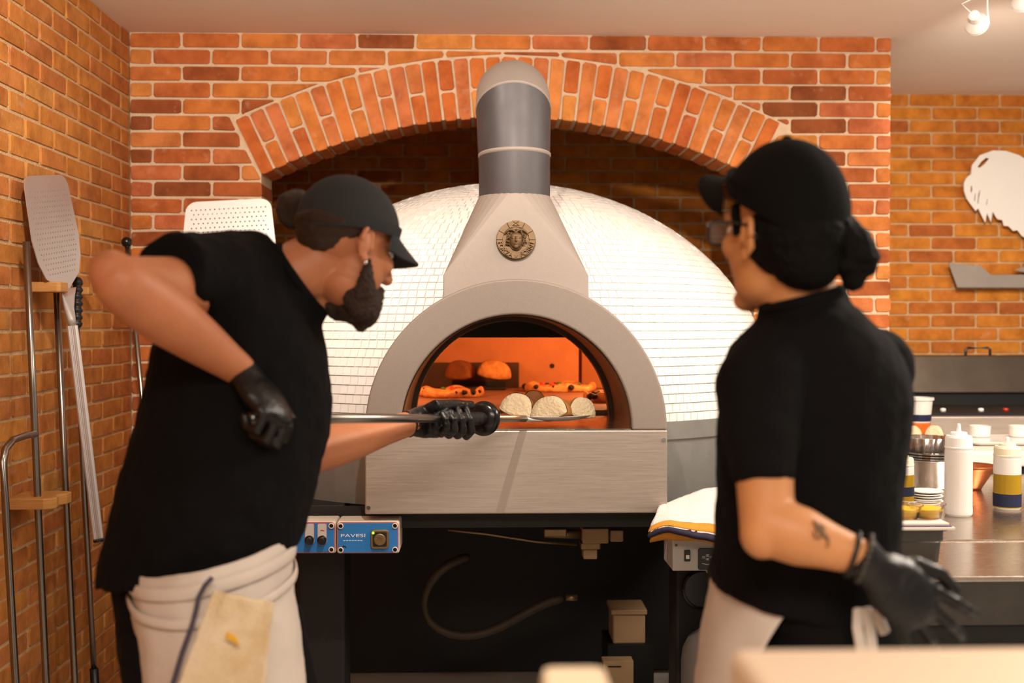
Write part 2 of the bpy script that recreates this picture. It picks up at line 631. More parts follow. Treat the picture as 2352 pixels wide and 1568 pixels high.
# ------------------------------------------------------------------ the room shell
YW, YB = 4.67, 5.83                      # oven wall, far wall
WT = 0.235                               # wall thickness = one brick
XL = W(298, 300, YW).x
XR = W(2046, 300, YW).x
CE = W(900, 77, YW).z
PITCHZ, PITCHX, JT = 0.067, 0.237, 0.0105
AX = 0.111                               # arch axis
AHALF = 565 / 560
AR = 1251 / 560 * 1.0
ACZ = W(1170, 270, YW).z - AR            # arch centre height
ARO = AR + 0.246
AANG = math.asin(AHALF / AR)
SPZ = ACZ + AR * cos(AANG)
JL, JR = AX - AHALF, AX + AHALF


def structure(name, mb, m, label, cat, parent=None, **k):
    o = mb.build(name, m, parent, **k)
    tag(o, label, cat, kind='structure')
    return o


structure('floor', MB().box(-1.9, 3.9, -2.2, 6.1, -0.05, 0), M['floor'], 'kitchen floor under the oven and counters, made pale to bounce light', 'floor')
structure('ceiling', MB().box(-1.9, 3.9, -2.2, 6.1, CE, CE + 0.06), M['plaster'], 'smooth cream plaster ceiling above the brick walls', 'ceiling')


def chamfer(poly, c, jit=0.0):
    out = []
    n = len(poly)
    for i in range(n):
        p0, p, p1 = Vector(poly[i - 1]), Vector(poly[i]), Vector(poly[(i + 1) % n])
        a, b = (p0 - p), (p1 - p)
        la, lb = a.length, b.length
        j = lambda: random.uniform(-jit, jit)
        out.append(p + a.normalized() * min(c, la * .3) + Vector((j(), j())))
        out.append(p + b.normalized() * min(c, lb * .3) + Vector((j(), j())))
    return out


def inset(poly, d):
    n = len(poly)
    c = sum((Vector(p) for p in poly), Vector((0, 0))) / n
    out = []
    for p in poly:
        q = Vector(p) - c
        l = q.length
        out.append(c + q * max(0.2, (l - d) / l))
    return out


def brick_geo(poly, depth, cham=0.007, jit=0.002):
    """front outline at w=0 (slightly pillowed), side walls back to w=depth"""
    o = chamfer(poly, cham, jit)
    n = len(o)
    fr = inset(o, 0.0035)
    vs = [(p[0], 0.0, p[1]) for p in fr] + [(p[0], 0.0028, p[1]) for p in o] + [(p[0], depth, p[1]) for p in o]
    fs = [tuple(range(n))]
    for i in range(n):
        k = (i + 1) % n
        fs.append((i, n + i, n + k, k))
        fs.append((n + i, 2 * n + i, 2 * n + k, n + k))
    return vs, fs


def area2(poly):
    return 0.5 * sum(poly[i - 1][0] * poly[i][1] - poly[i][0] * poly[i - 1][1] for i in range(len(poly)))


def clip(poly, nx, ny, d):
    """keep the part with nx*x+ny*y >= d"""
    out = []
    n = len(poly)
    for i in range(n):
        a, b = poly[i - 1], poly[i]
        da, db = nx * a[0] + ny * a[1] - d, nx * b[0] + ny * b[1] - d
        if da >= 0:
            if db >= 0:
                out.append(b)
            else:
                t = da / (da - db)
                out.append((a[0] + (b[0] - a[0]) * t, a[1] + (b[1] - a[1]) * t))
        elif db >= 0:
            t = da / (da - db)
            out.append((a[0] + (b[0] - a[0]) * t, a[1] + (b[1] - a[1]) * t))
            out.append(b)
    return out


_brick_cache = {}


def place_brick(poly, wall, m, to_world, depth, proud=0.0, key=None):
    """to_world maps (u, w, v) to world; the piece becomes a child of the wall"""
    cx = sum(p[0] for p in poly) / len(poly)
    cz = sum(p[1] for p in poly) / len(poly)
    loc = [(p[0] - cx, p[1] - cz) for p in poly]
    me = None
    if key:
        kk = (key, random.randrange(5), wall.name)
        me = _brick_cache.get(kk)
    if me is None:
        vs, fs = brick_geo(loc, depth)
        o0 = to_world(0, 0, 0)
        me = bpy.data.meshes.new('brick')
        me.from_pydata([to_world(*p) - o0 for p in vs], [], fs)
        me.update()
        me.materials.append(m)
        if key:
            _brick_cache[kk] = me
    o = bpy.data.objects.new('brick', me)
    COL.objects.link(o)
    o.location = to_world(cx, -proud + random.uniform(-0.0015, 0.0015), cz)
    o.parent = wall
    return o


# ---- wall with the arch (front wall)
mb = MB()
y0, y1 = YW + 0.007, YW + WT
def slab(mb, x0, x1, z0, z1, y0=y0, y1=y1):
    mb.box(x0, x1, y0, y1, z0, z1)
NA = 48
prof = [(JL, 0.0)]
for i in range(NA + 1):
    a = -AANG + 2 * AANG * i / NA
    prof.append((AX + (AR + .006) * sin(a), ACZ + (AR + .006) * cos(a)))
prof.append((JR, 0.0))
prof[0] = (prof[1][0], 0.0)
prof[-1] = (prof[-2][0], 0.0)
outer = [(XL, 0.0)] + [(XL + (XR - XL) * i / NA, CE) for i in range(NA + 1)] + [(XR, 0.0)]
n = len(prof)
vs = [(p[0], y0, p[1]) for p in prof] + [(p[0], y0, p[1]) for p in outer] + [(p[0], y1, p[1]) for p in prof] + [(p[0], y1, p[1]) for p in outer]
fs = []
for i in range(n - 1):
    fs.append((i, i + 1, n + i + 1, n + i))
    fs.append((2 * n + i, 3 * n + i, 3 * n + i + 1, 2 * n + i + 1))
    fs.append((i, 2 * n + i, 2 * n + i + 1, i + 1))
    fs.append((n + i, n + i + 1, 3 * n + i + 1, 3 * n + i))
mb.add(vs, fs)
wall_c = structure('wall_front', mb, M['mortar'], 'orange brick wall with a wide arched opening around the oven', 'wall')

front_tw = lambda u, w, v: Vector((u, YW + w, v))
zt = CE - 0.004
row = 0
while zt > 0.02:
    zb = zt - PITCHZ + JT
    x = W(416.7, 95, YW).x + (0 if row % 2 == 0 else -PITCHX / 2) - 6 * PITCHX
    zm = (zt + zb) / 2
    while x < XR:
        a, b = max(x + JT / 2, XL + 0.002), min(x + PITCHX - JT / 2, XR + random.uniform(-.002, .004))
        x += PITCHX
        if b - a < 0.02:
            continue
        # opening below the springing
        pieces = []
        if zt < SPZ + 0.01:
            if b <= JL + .03 or a >= JR - .03:
                pieces = [(a, b)]
            else:
                if a < JL:
                    pieces.append((a, JL - 0.0))
                if b > JR:
                    pieces.append((JR, b))
        else:
            pieces = [(a, b)]
        for (a2, b2) in pieces:
            if zt < SPZ + .01 and abs(b2 - JL) < 0.03:
                b2 = JL
            if zt < SPZ + .01 and abs(a2 - JR) < 0.03:
                a2 = JR
            if b2 - a2 < 0.025:
                continue
            poly = [(a2, zb), (b2, zb), (b2, zt), (a2, zt)]
            full = True
            if zt > SPZ - 0.3:
                # cut by the ring of the arch
                def rr(p):
                    return sqrt((p[0] - AX) ** 2 + (p[1] - ACZ) ** 2)
                def inang(p):
                    return abs(atan2(p[0] - AX, p[1] - ACZ)) < AANG + 0.012
                cpt = [p for p in poly]
                if min(rr(p) for p in cpt) < ARO + JT and any(inang(p) for p in cpt):
                    full = False
                    cm = ((a2 + b2) / 2, zm)
                    ang = atan2(cm[0] - AX, cm[1] - ACZ)
                    if abs(ang) > AANG - 0.02 and rr(cm) < ARO:
                        # beside the skewback: cut along the end joint of the arch
                        sg = 1 if ang > 0 else -1
                        nx, nz = cos(AANG) * sg, -sin(AANG)
                        d = nx * AX + nz * ACZ + JT
                        poly = clip(poly, nx, nz, d)
                        if len(poly) >= 3 and zb < SPZ < zt:
                            pass
                    else:
                        # keep what lies outside the extrados: cut along the local chord
                        lo, hi = (a2, b2)
                        xs = [a2 + (b2 - a2) * k / 12 for k in range(13)]
                        pts = [(q, ACZ + sqrt(max(0, (ARO + JT) ** 2 - (q - AX) ** 2))) for q in xs]
                        pts = [p for p in pts if zb - 0.02 <= p[1] <= zt + 0.02 and inang(p)]
                        if not pts:
                            if rr(cm) < ARO + JT:
                                continue
                        else:
                            pc = pts[len(pts) // 2]
                            ln = rr(pc)
                            nx, nz = (pc[0] - AX) / ln, (pc[1] - ACZ) / ln
                            poly = clip(poly, nx, nz, nx * pc[0] + nz * pc[1])
                    if len(poly) < 3 or abs(area2(poly)) < 0.0006:
                        continue
            jamb = abs(b2 - JL) < 1e-6 or abs(a2 - JR) < 1e-6
            endb = b2 > XR - 0.01
            key = None
            if full and abs(b2 - a2 - (PITCHX - JT)) < 0.002:
                key = 'full'
            place_brick(poly, wall_c, M['brick_front'], front_tw, WT - 0.002 if (jamb or endb) else 0.03, 0.0, key)
    zt -= PITCHZ
    row += 1

# ring of arch bricks: one long, then two short, alternating
NV = 35
for i in range(NV):
    a0 = -AANG + 2 * AANG * i / NV
    a1 = -AANG + 2 * AANG * (i + 1) / NV
    def pt(r, a):
        return (AX + r * sin(a), ACZ + r * cos(a))
    def vous(r0, r1):
        g0 = JT / 2 / r0
        g1 = JT / 2 / r1
        poly = [pt(r0, a0 + g0), pt(r0, a1 - g0), pt(r1, a1 - g1), pt(r1, a0 + g1)]
        if area2(poly) < 0:
            poly = poly[::-1]
        place_brick(poly, wall_c, M['brick_arch'], front_tw, WT - 0.004, 0.003)
    if i % 2 == 0:
        vous(AR, ARO)
    else:
        mid = AR + (0.5 + random.uniform(-.06, .06)) * (ARO - AR)
        vous(AR, mid - JT / 2)
        vous(mid + JT / 2, ARO)

# ---- far wall behind the alcove and at the right
mb = MB().box(XL - .25, 3.8, YB + 0.006, YB + 0.2, 0, CE)
wall_b = structure('wall_back', mb, M['mortar_left'], 'ochre brick far wall behind the oven and the counter', 'wall')
back_tw = lambda u, w, v: Vector((u, YB + w, v))
stuff_b = MB()
zt = CE - 0.004
row = 0
while zt > 0.02:
    zb = zt - PITCHZ + JT
    x = W(2193, 240, YB).x + (0 if row % 2 == 0 else -PITCHX / 2) - 20 * PITCHX
    while x < 3.75:
        a, b = x + JT / 2, x + PITCHX - JT / 2
        x += PITCHX
        if b < XL - .2 or a > 3.75:
            continue
        poly = [(a, zb), (b, zb), (b, zt), (a, zt)]
        vis = (zb > 1.25 and b < 3.0 and a > 1.9) or (-0.95 < (a + b) / 2 < 1.25 and zb > 1.5)
        if vis:
            place_brick(poly, wall_b, M['brick_back'], back_tw, 0.03, 0.0, 'full')
        else:
            vs, fs = brick_geo(poly, 0.012)
            stuff_b.add([back_tw(*p) for p in vs], fs)
    zt -= PITCHZ
    row += 1
tag(stuff_b.build('brick_courses', M['brick_back'], wall_b), kind='stuff')

# ---- left wall
PXL = 0.237
mb = MB().box(XL - .25, XL - 0.004, -2.2, YB, 0, CE)
wall_l = structure('wall_left', mb, M['mortar_left'], 'ochre brick side wall with the peel rack, meeting the oven wall', 'wall')
left_tw = lambda u, w, v: Vector((XL - w, u, v))
stuff_l = MB()
zt = CE - 0.004
row = 0
while zt > 0.02:
    zb = zt - PITCHZ + JT
    x = YW - 0.11 - (0 if row % 2 == 0 else PXL / 2) - 28 * PXL
    while x < YW:
        a, b = x + JT / 2, min(x + PXL - JT / 2, YW - 0.004)
        x += PXL
        if b - a < 0.02:
            continue
        poly = [(a, zb), (b, zb), (b, zt), (a, zt)]
        if b > 3.2:
            place_brick(poly, wall_l, M['brick_left'], left_tw, 0.03, 0.0, 'full' if b - a > PXL - JT - .002 else None)
        elif a > 0:
            vs, fs = brick_geo(poly, 0.012)
            stuff_l.add([left_tw(*p) for p in vs], fs)
    zt -= PITCHZ
    row += 1
tag(stuff_l.build('brick_courses', M['brick_left'], wall_l), kind='stuff')

# return wall that closes the alcove at the right of the oven wall
mb = MB().box(XR - 0.16, XR - 0.004, YW + WT - .01, YB, 0, CE)
structure('wall_alcove', mb, M['mortar'], 'side wall closing the alcove behind the oven wall', 'wall')
mb = MB().box(XL - .1, XL + 0.02, YW + WT, YB, 0, CE)
# ------------------------------------------------------------------ the oven
X0 = 0.1
YF = 3.31
HZ = W(1180, 988, YF).z
RO, RI = 0.441, 0.338
DC = Vector((X0, 4.45, HZ))
DR, DH = 1.02, 0.85
oven = thing('pizza_oven', (X0, 4.45, 0), 'large domed pizza oven clad in small white tiles with grey arched mouth', 'oven')


def dome_pt(lat, lon, off=0.0):
    # lon 0 faces the viewer (-Y)
    r = DR + off
    h = DH + off
    return Vector((DC.x + r * cos(lat) * sin(lon), DC.y - r * cos(lat) * cos(lon), DC.z + h * sin(lat)))


def in_mouth(p, rad):
    return p.y < DC.y and (p.x - X0) ** 2 + (p.z - HZ) ** 2 < rad * rad


# grout shell
mb = MB()
nlat, nlon = 30, 96
vs = [dome_pt(radians(90) * i / nlat, 2 * pi * j / nlon, -0.004) for i in range(nlat + 1) for j in range(nlon)]
fs = []
for i in range(nlat):
    for j in range(nlon):
        k = (j + 1) % nlon
        q = (i * nlon + j, i * nlon + k, (i + 1) * nlon + k, (i + 1) * nlon + j)
        c = sum((vs[t] for t in q), Vector()) / 4
        if not in_mouth(c, 0.40):
            fs.append(q)
mb.add(vs, fs)
dome = mb.build('dome', M['grout'], oven, smooth=True)
# tiles
TP = 0.0295
lat_list = []
lat = 0.0
while lat < radians(86):
    dl = TP / sqrt((DR * sin(lat)) ** 2 + (DH * cos(lat)) ** 2)
    lat_list.append((lat, lat + dl))
    lat += dl
tiles = []
for ri, (l0, l1) in enumerate(lat_list):
    rad = DR * cos((l0 + l1) / 2)
    cnt = max(8, int(2 * pi * rad / TP))
    off = random.random()
    for j in range(cnt):
        a0 = 2 * pi * (j + off) / cnt - pi
        a1 = 2 * pi * (j + 1 + off) / cnt - pi
        am = (a0 + a1) / 2
        c = dome_pt((l0 + l1) / 2, am)
        if in_mouth(c, 0.425):
            continue
        if cos(am) < -0.35:
            continue
        tiles.append((c, l0, l1, a0, a1))


def tile_geo(l0, l1, a0, a1):
    g = 0.0008
    gl = g / DH
    ga = g / max(0.05, DR * cos((l0 + l1) / 2))
    j = lambda: random.uniform(-.0006, .0006)
    b = [dome_pt(l, a, -0.004) for l, a in ((l0 + gl, a0 + ga), (l0 + gl, a1 - ga), (l1 - gl, a1 - ga), (l1 - gl, a0 + ga))]
    g2, ga2 = gl * 2.2, ga * 2.2
    e = [random.uniform(-.0006, .0008) for _ in range(2)]
    t = [dome_pt(l, a, 0.0008 + e[0] * s1 + e[1] * s2) for (l, a, s1, s2) in ((l0 + g2, a0 + ga2, -1, -1), (l0 + g2, a1 - ga2, -1, 1), (l1 - g2, a1 - ga2, 1, 1), (l1 - g2, a0 + ga2, 1, -1))]
    return b + t, [(4, 5, 6, 7), (0, 1, 5, 4), (1, 2, 6, 5), (2, 3, 7, 6), (3, 0, 4, 7)]


def tile_score(t):
    c = t[0]
    v = (CAM - c).normalized()
    nrm = Vector(((c.x - DC.x) / DR ** 2, (c.y - DC.y) / DR ** 2, (c.z - DC.z) / DH ** 2)).normalized()
    px = (c - CAM).dot(RT) / (c - CAM).dot(FW) * FPX + 1176
    hid = px < 735 or px > 1690 or (910 < px < 975 and c.z < 1.75 and px < 940)
    return nrm.dot(v) / (c - CAM).length_squared - (10 if hid else 0)


tiles.sort(key=tile_score, reverse=True)
for t in tiles[:290]:
    vs, fs = tile_geo(*t[1:])
    me = bpy.data.meshes.new('tile')
    me.from_pydata([p - t[0] for p in vs], [], fs)
    me.update()
    me.materials.append(M['tile'])
    o = bpy.data.objects.new('tile', me)
    COL.objects.link(o)
    o.location = t[0]
    o.parent = dome
mb = MB()
for t in tiles[290:]:
    mb.add(*tile_geo(*t[1:]))
tag(mb.build('tile_field', M['tile'], dome), kind='stuff')

# metal band and skirt round the base of the dome (open at the mouth)
def ring_wall(r, z0, z1, a_open, th=0.006):
    mb = MB()
    n = 72
    pts = []
    for i in range(n + 1):
        a = a_open + (2 * pi - 2 * a_open) * i / n
        pts.append((sin(a), -cos(a)))
    rings = []
    for sx, sy in pts:
        rings.append([Vector((DC.x + rr * sx, DC.y + rr * sy, z)) for rr, z in ((r, z0), (r, z1), (r - th, z1), (r - th, z0))])
    mb.loft(rings)
    return mb


AO = math.asin(0.43 / DR)
band = ring_wall(DR + 0.012, HZ - 0.052, HZ + 0.004, AO).build('base_band', M['grey_skirt'], oven)
ring_wall(DR + 0.002, HZ - 0.252, HZ - 0.052, AO).build('skirt', M['grey_skirt'], oven)
for a in (26.5, -26.5):
    a = radians(a)
    c = Vector((DC.x + (DR + .018) * sin(a), DC.y - (DR + .018) * cos(a), HZ - 0.026))
    MB().ell(c, (0.008, 0.008, 0.008), nu=10, nv=6).build('screw', M['steel_smooth'], band, smooth=True)

# mouth arch: thick half ring of grey painted steel
def half_ring(r0, r1, ya, yb, x0=X0, z0=HZ, n=48):
    mb = MB()
    rings = []
    for i in range(n + 1):
        a = pi * i / n
        rings.append([Vector((x0 + r * cos(a), y, z0 + r * sin(a))) for r, y in ((r0, ya), (r1, ya), (r1, yb), (r0, yb))])
    mb.loft(rings)
    return mb


half_ring(RI, RO, YF, 3.9).build('mouth_arch', M['grey_paint'], oven, bevel=0.006, seg=3)
half_ring(RI - 0.004, RI + .002, YF + 0.02, 3.86).build('mouth_liner', M['liner'], oven)
half_ring(0.318, RI, 3.74, 3.80).build('mouth_inner_frame', M['liner'], oven, bevel=0.004)
# smoke plate closing the top of the mouth
mb = MB()
zp = W(1180, 775, 3.80).z
pts = []
for i in range(25):
    a = radians(8) + (pi - radians(16)) * i / 24
    p = (RI * cos(a), RI * sin(a))
    if HZ + p[1] > zp:
        pts.append(p)
hw = sqrt(RI ** 2 - (zp - HZ) ** 2)
poly = [(hw, zp - HZ)] + pts + [(-hw, zp - HZ)]
n = len(poly)
vs = [(X0 + p[0], 3.795, HZ + p[1]) for p in poly] + [(X0 + p[0], 3.815, HZ + p[1]) for p in poly]
mb.add(vs, [tuple(range(n)), tuple(range(2 * n - 1, n - 1, -1))] + [(i, (i + 1) % n, n + (i + 1) % n, n + i) for i in range(n)])
mb.build('smoke_plate', M['soot'], oven)

# steel front shelf
shelf = MB().box(X0 - .441, X0 + .441, YF - 0.004, 3.62, HZ - 0.243, HZ).build('front_shelf', M['steel'], oven, bevel=0.004, seg=2)
MB().box(X0 - .335, X0 + .335, YF + .004, 3.84, HZ + 0.0005, HZ + 0.004).build('shelf_plate', M['steel_top'], shelf)
for sx in (-1, 1):
    for zz in (0.02, 0.215):
        MB().lathe([(0.006, -0.003), (0.005, 0.002)], (X0 + sx * 0.43, YF - 0.006, HZ - 0.243 + zz), 10, 'Y').build('rivet', M['steel_smooth'], shelf)

# chamber: refractory panels, floor and vault
FZ = HZ + 0.02
CC = Vector((X0, 4.43))
CP = [(-.40, -.60), (-.70, -.34), (-.70, .32), (-.345, .72), (.345, .72), (.70, .32), (.70, -.34), (.40, -.60)]
mb = MB()
fp = [(x * 1.06, y * 1.04) for x, y in CP]
mb.loft([[Vector((CC.x + x, CC.y + y, FZ - .03)) for x, y in fp], [Vector((CC.x + x, CC.y + y, FZ)) for x, y in fp]])
mb.build('hearth_floor', M['hearth'], oven)
for (xa, ya), (xb, yb) in zip(CP, CP[1:]):
    tg = Vector((xb - xa, yb - ya, 0))
    ln = tg.length
    tg.normalize()
    nrm = Vector((-tg.y, tg.x, 0))
    c = Vector((CC.x + (xa + xb) / 2, CC.y + (ya + yb) / 2, FZ))
    mx = frame(c, tg, nrm, (0, 0, 1))
    p = MB().box(-ln / 2 + .007, ln / 2 - .007, 0, 0.035, 0, 0.335, mx).build('chamber_panel', M['firebrick'], oven, bevel=0.004)
    if abs(ya - yb) < .01 and ya > 0:
        b = W(1268, 840, CC.y + .72)
        MB().lathe([(0.011, -.004), (0.011, 0.008)], b, 12, 'Y').build('bolt', M['soot'], p)
# dark backing behind the panel joints, and the vault
mb = MB()
mb.loft([[Vector((CC.x + x * k, CC.y + y * (k if y > -.5 else 1.0), FZ + h)) for x, y in CP] for k, h in ((1.07, -.02), (1.07, .33), (.8, .40), (.3, .43))], False, True)
mb.f = [f for f in mb.f if not (len(f) == 4 and {f[0] % 8, f[1] % 8} == {7, 0} and max(f) < 16)]
mb.build('chamber_vault', M['firebrick'], oven)

# hood: square to round transition above the arch
hood = MB()
hb = 0.215
hy0, hy1 = 3.37, 3.71
PC = Vector((X0, 3.52))
PR = 0.110
z0, z1, z2 = 1.50, W(1010, 632, 3.34).z, W(1180, 443, 3.41).z
n4 = 16
sq = [(-hb, hy0 - PC.y), (hb, hy0 - PC.y), (hb, hy1 - PC.y), (-hb, hy1 - PC.y)]
vs = []
fs = []
for i in range(4):
    vs.append((PC.x + sq[i][0], PC.y + sq[i][1] - (.02 if i < 2 else 0), z0))
for i in range(4):
    vs.append((PC.x + sq[i][0], PC.y + sq[i][1], z1))
N4 = 8
nc = 4 * N4
for j in range(nc):
    a = -pi / 2 + 2 * pi * j / nc           # j=0 front, going to +X
    vs.append((PC.x + PR * cos(a), PC.y + PR * sin(a), z2))
for i in range(4):
    k = (i + 1) % 4
    fs.append((i, k, 4 + k, 4 + i))
corner = [3 * N4 + N4 // 2, N4 // 2, N4 + N4 // 2, 2 * N4 + N4 // 2]
corner_range = {0: range(3 * N4, 4 * N4), 1: range(0, N4), 2: range(N4, 2 * N4), 3: range(2 * N4, 3 * N4)}
for cix, rg in corner_range.items():
    for j in rg:
        fs.append((4 + cix, 8 + (j + 1) % nc, 8 + j))
fs.append((4, 5, 8 + 0))
fs.append((5, 6, 8 + N4))
fs.append((6, 7, 8 + 2 * N4))
fs.append((7, 4, 8 + 3 * N4))
hood.add(vs, fs)
hood = hood.build('flue_hood', M['grey_paint'], oven, bevel=0.003)

# flue pipe with mitred elbow going back into the alcove
def mitre(path, rr, n=40):
    """rings where consecutive straight segments meet, cut on the bisecting plane"""
    out = []
    P = [Vector(p) for p in path]
    for i in range(len(P)):
        d0 = (P[i] - P[i - 1]).normalized() if i else (P[1] - P[0]).normalized()
        d1 = (P[i + 1] - P[i]).normalized() if i < len(P) - 1 else d0
        nb = (d0 + d1).normalized()
        up = Vector((1, 0, 0))
        w = d0.cross(up).normalized()
        ring = []
        for j in range(n):
            a = 2 * pi * j / n
            q = P[i] + (up * cos(a) + w * sin(a)) * rr[i]
            t = (P[i] - q).dot(nb) / d0.dot(nb)
            ring.append(q + d0 * t)
        out.append(ring)
    return out


zB = W(1180, 345, 3.41).z
path = [(X0, 3.52, z2 - .004), (X0, 3.52, zB), (X0 - .003, 3.535, 2.135), (X0 - .003, 3.67, 2.222), (X0 - .003, 3.85, 2.235), (X0, 5.8, 2.235)]
rr = [PR, PR, PR + .006, PR + .006, PR + .004, PR + .004]
rg = mitre(path, rr)
MB().loft(rg[0:2], False, False).build('flue_pipe', M['pipe_dark'], oven, smooth=True)
MB().loft([[p + Vector((0, 0, 0.0)) for p in rg[1]], rg[2]], False, False).build('flue_elbow', M['pipe_dark'], oven, smooth=True)
mb = MB()
# collar bead at the joint
c1 = [Vector(p) for p in rg[1]]
mid = Vector((X0, 3.52, zB))
bead = lambda c, ring, k, dz: [c + (p - c) * k + Vector((0, 0, dz)) for p in ring]
MB().loft([bead(mid, c1, 1.0, -0.006), bead(mid, c1, 1.022, -0.003), bead(mid, c1, 1.022, 0.003), bead(mid, c1, 1.0, 0.006)], False, False).build('pipe_bead', M['grey_paint'], oven, smooth=True)
c2 = rg[2]
m2 = Vector(path[2])
MB().loft([bead(m2, c2, 1.0, -0.004), bead(m2, c2, 1.018, -0.001), bead(m2, c2, 1.018, 0.003), bead(m2, c2, 1.0, 0.005)], False, False).build('pipe_bead', M['grey_paint'], oven, smooth=True)
# rounded grey elbow: blend from the joint to the horizontal run
mb = MB()
sm_path = []
p2, p3 = Vector(path[2]), Vector((X0 - .003, 3.86, 2.222))
ctrl = Vector((X0 - .003, 3.575, 2.215))
d_start = rg[2]
rings = [rg[2]]
for i in range(1, 9):
    t = i / 8
    c = p2 * (1 - t) ** 2 + ctrl * 2 * t * (1 - t) + p3 * t * t
    d = ((ctrl - p2) * (1 - t) + (p3 - ctrl) * t).normalized()
    up = Vector((1, 0, 0))
    w = d.cross(up).normalized()
    rings.append([c + (up * cos(2 * pi * j / 40) + w * sin(2 * pi * j / 40)) * (PR + .006) for j in range(40)])
end = [p + Vector((0, 1.94, 0)) for p in rings[-1]]
rings.append(end)
mb.loft(rings, False, False).build('flue_bend', M['grey_paint'], oven, smooth=True)

# bronze badge on the hood
fc = W(1180, 552, 3.37)
ftop = Vector((X0, PC.y - PR, z2))
fbot = Vector((X0, hy0, z1))
upd = (ftop - fbot).normalized()
nrm = Vector((1, 0, 0)).cross(upd).normalized()     # towards the viewer
if nrm.y > 0:
    nrm = -nrm
t = (fc.z - fbot.z) / (ftop.z - fbot.z)
bc = fbot + (ftop - fbot) * t
BM = frame(bc + nrm * .006, (1, 0, 0), upd, nrm)
R = 0.0585
badge = MB().lathe([(R * .97, -.010), (R, 0.004), (R * .97, 0.009), (R * .68, 0.009), (R * .66, 0.006), (0.001, 0.006)], (0, 0, 0), 48, cap1=False).xf(BM).build('badge', M['bronze'], oven, smooth=False)
mb = MB()
mb.ell((0, -.001, .008), (.0165, .022, .014))
mb.ell((0, .008, .012), (.015, .011, .010))
mb.tube([(0, .006, .021), (0, -.004, .0255)], [.0022, .0034], 8, ends=True)
mb.ell((0, -.010, .0195), (.0055, .0016, .003))
mb.ell((0, -.0128, .019), (.0045, .0015, .003))
mb.ell((0, -.0175, .0165), (.006, .005, .004))
for s_ in (-1, 1):
    mb.ell((s_ * .0072, .0035, .0195), (.0042, .0018, .002))
    mb.tube([(s_ * .003, .0075, .0205), (s_ * .0115, .008, .0165)], .0016, 6, ends=True)
mb.xf(BM @ Matrix.Translation((0, -.002, 0)) @ Matrix.Diagonal((1.2, 1.2, 1.25, 1))).build('relief_face', M['bronze'], badge, smooth=True, remesh=0.0011, sm=1)
mb = MB()
rnd = random.Random(3)
for k in range(46):
    a = radians(-35 + 250 * k / 45)
    rr_ = R * rnd.uniform(.36, .55)
    mb.ell((rr_ * cos(a), rr_ * sin(a) * 1.0 - .001, .011 + rnd.uniform(0, .005)), (rnd.uniform(.0022, .0042),) * 3, nu=8, nv=6)
for s_ in (-1, 1):
    mb.tube([(s_ * .002, .0225, .016), (s_ * .010, .0285, .017), (s_ * .020, .029, .016), (s_ * .030, .0225, .013), (s_ * .034, .016, .011)], [.003, .0042, .0042, .0032, .0015], 8, ends=True)
    mb.tube([(s_ * .017, -.018, .010), (s_ * .010, -.028, .011), (0, -.031, .011)], .0017, 6, ends=True)
mb.ell((0, .0205, .019), (.005, .0045, .004), nu=10, nv=8)
mb.xf(BM).build('relief_hair', M['bronze'], badge, smooth=True)
# raised key stone with crossed tools, and joints of the ring
mb = MB()
mb.box(-.011, .011, .043, .0575, .006, .0125)
mb.tube([(-.008, .044, .0135), (.008, .0545, .0135)], .0009, 6)
mb.tube([(.008, .044, .0135), (-.008, .0545, .0135)], .0009, 6)
mb.ell((.007, .0535, .0135), (.002, .002, .0012), nu=8, nv=6)
mb.ell((-.007, .0535, .0135), (.002, .002, .0012), nu=8, nv=6)
mb.xf(BM).build('key_stone', M['bronze'], badge)
for a in (0, 28, 152, 180, 62, 118):
    a = radians(a)
    mx = BM @ Matrix.Rotation(a, 4, 'Z')
    MB().box(R * .68, R * .985, -.0008, .0008, .0085, .0098, mx).build('joint_groove', M['soot'], badge)
def arc_text(s, a0, a1):
    for i, ch in enumerate(s):
        a = radians(a0 + (a1 - a0) * i / (len(s) - 1))
        c = Vector((R * .83 * cos(a), R * .83 * sin(a), .0115))
        mx = BM @ Matrix.Translation(c) @ Matrix.Rotation(a + pi / 2, 4, 'Z')
        text_mesh('letter', ch, .0185, .0035, M['bronze'], mx, badge)
arc_text('FORZA', 192, 251)
arc_text('FORNI', 289, 348)
mb = MB()
pts = []
for k in range(10):
    a = radians(90 + 36 * k)
    q = .0055 if k % 2 == 0 else .0025
    pts.append((q * cos(a), q * sin(a) - R * .85))
mb.add([(p[0], p[1], .008) for p in pts] + [(p[0], p[1], .0115) for p in pts], [tuple(range(10, 20))] + [(i, (i + 1) % 10, 10 + (i + 1) % 10, 10 + i) for i in range(10)])
mb.xf(BM).build('star', M['bronze'], badge)

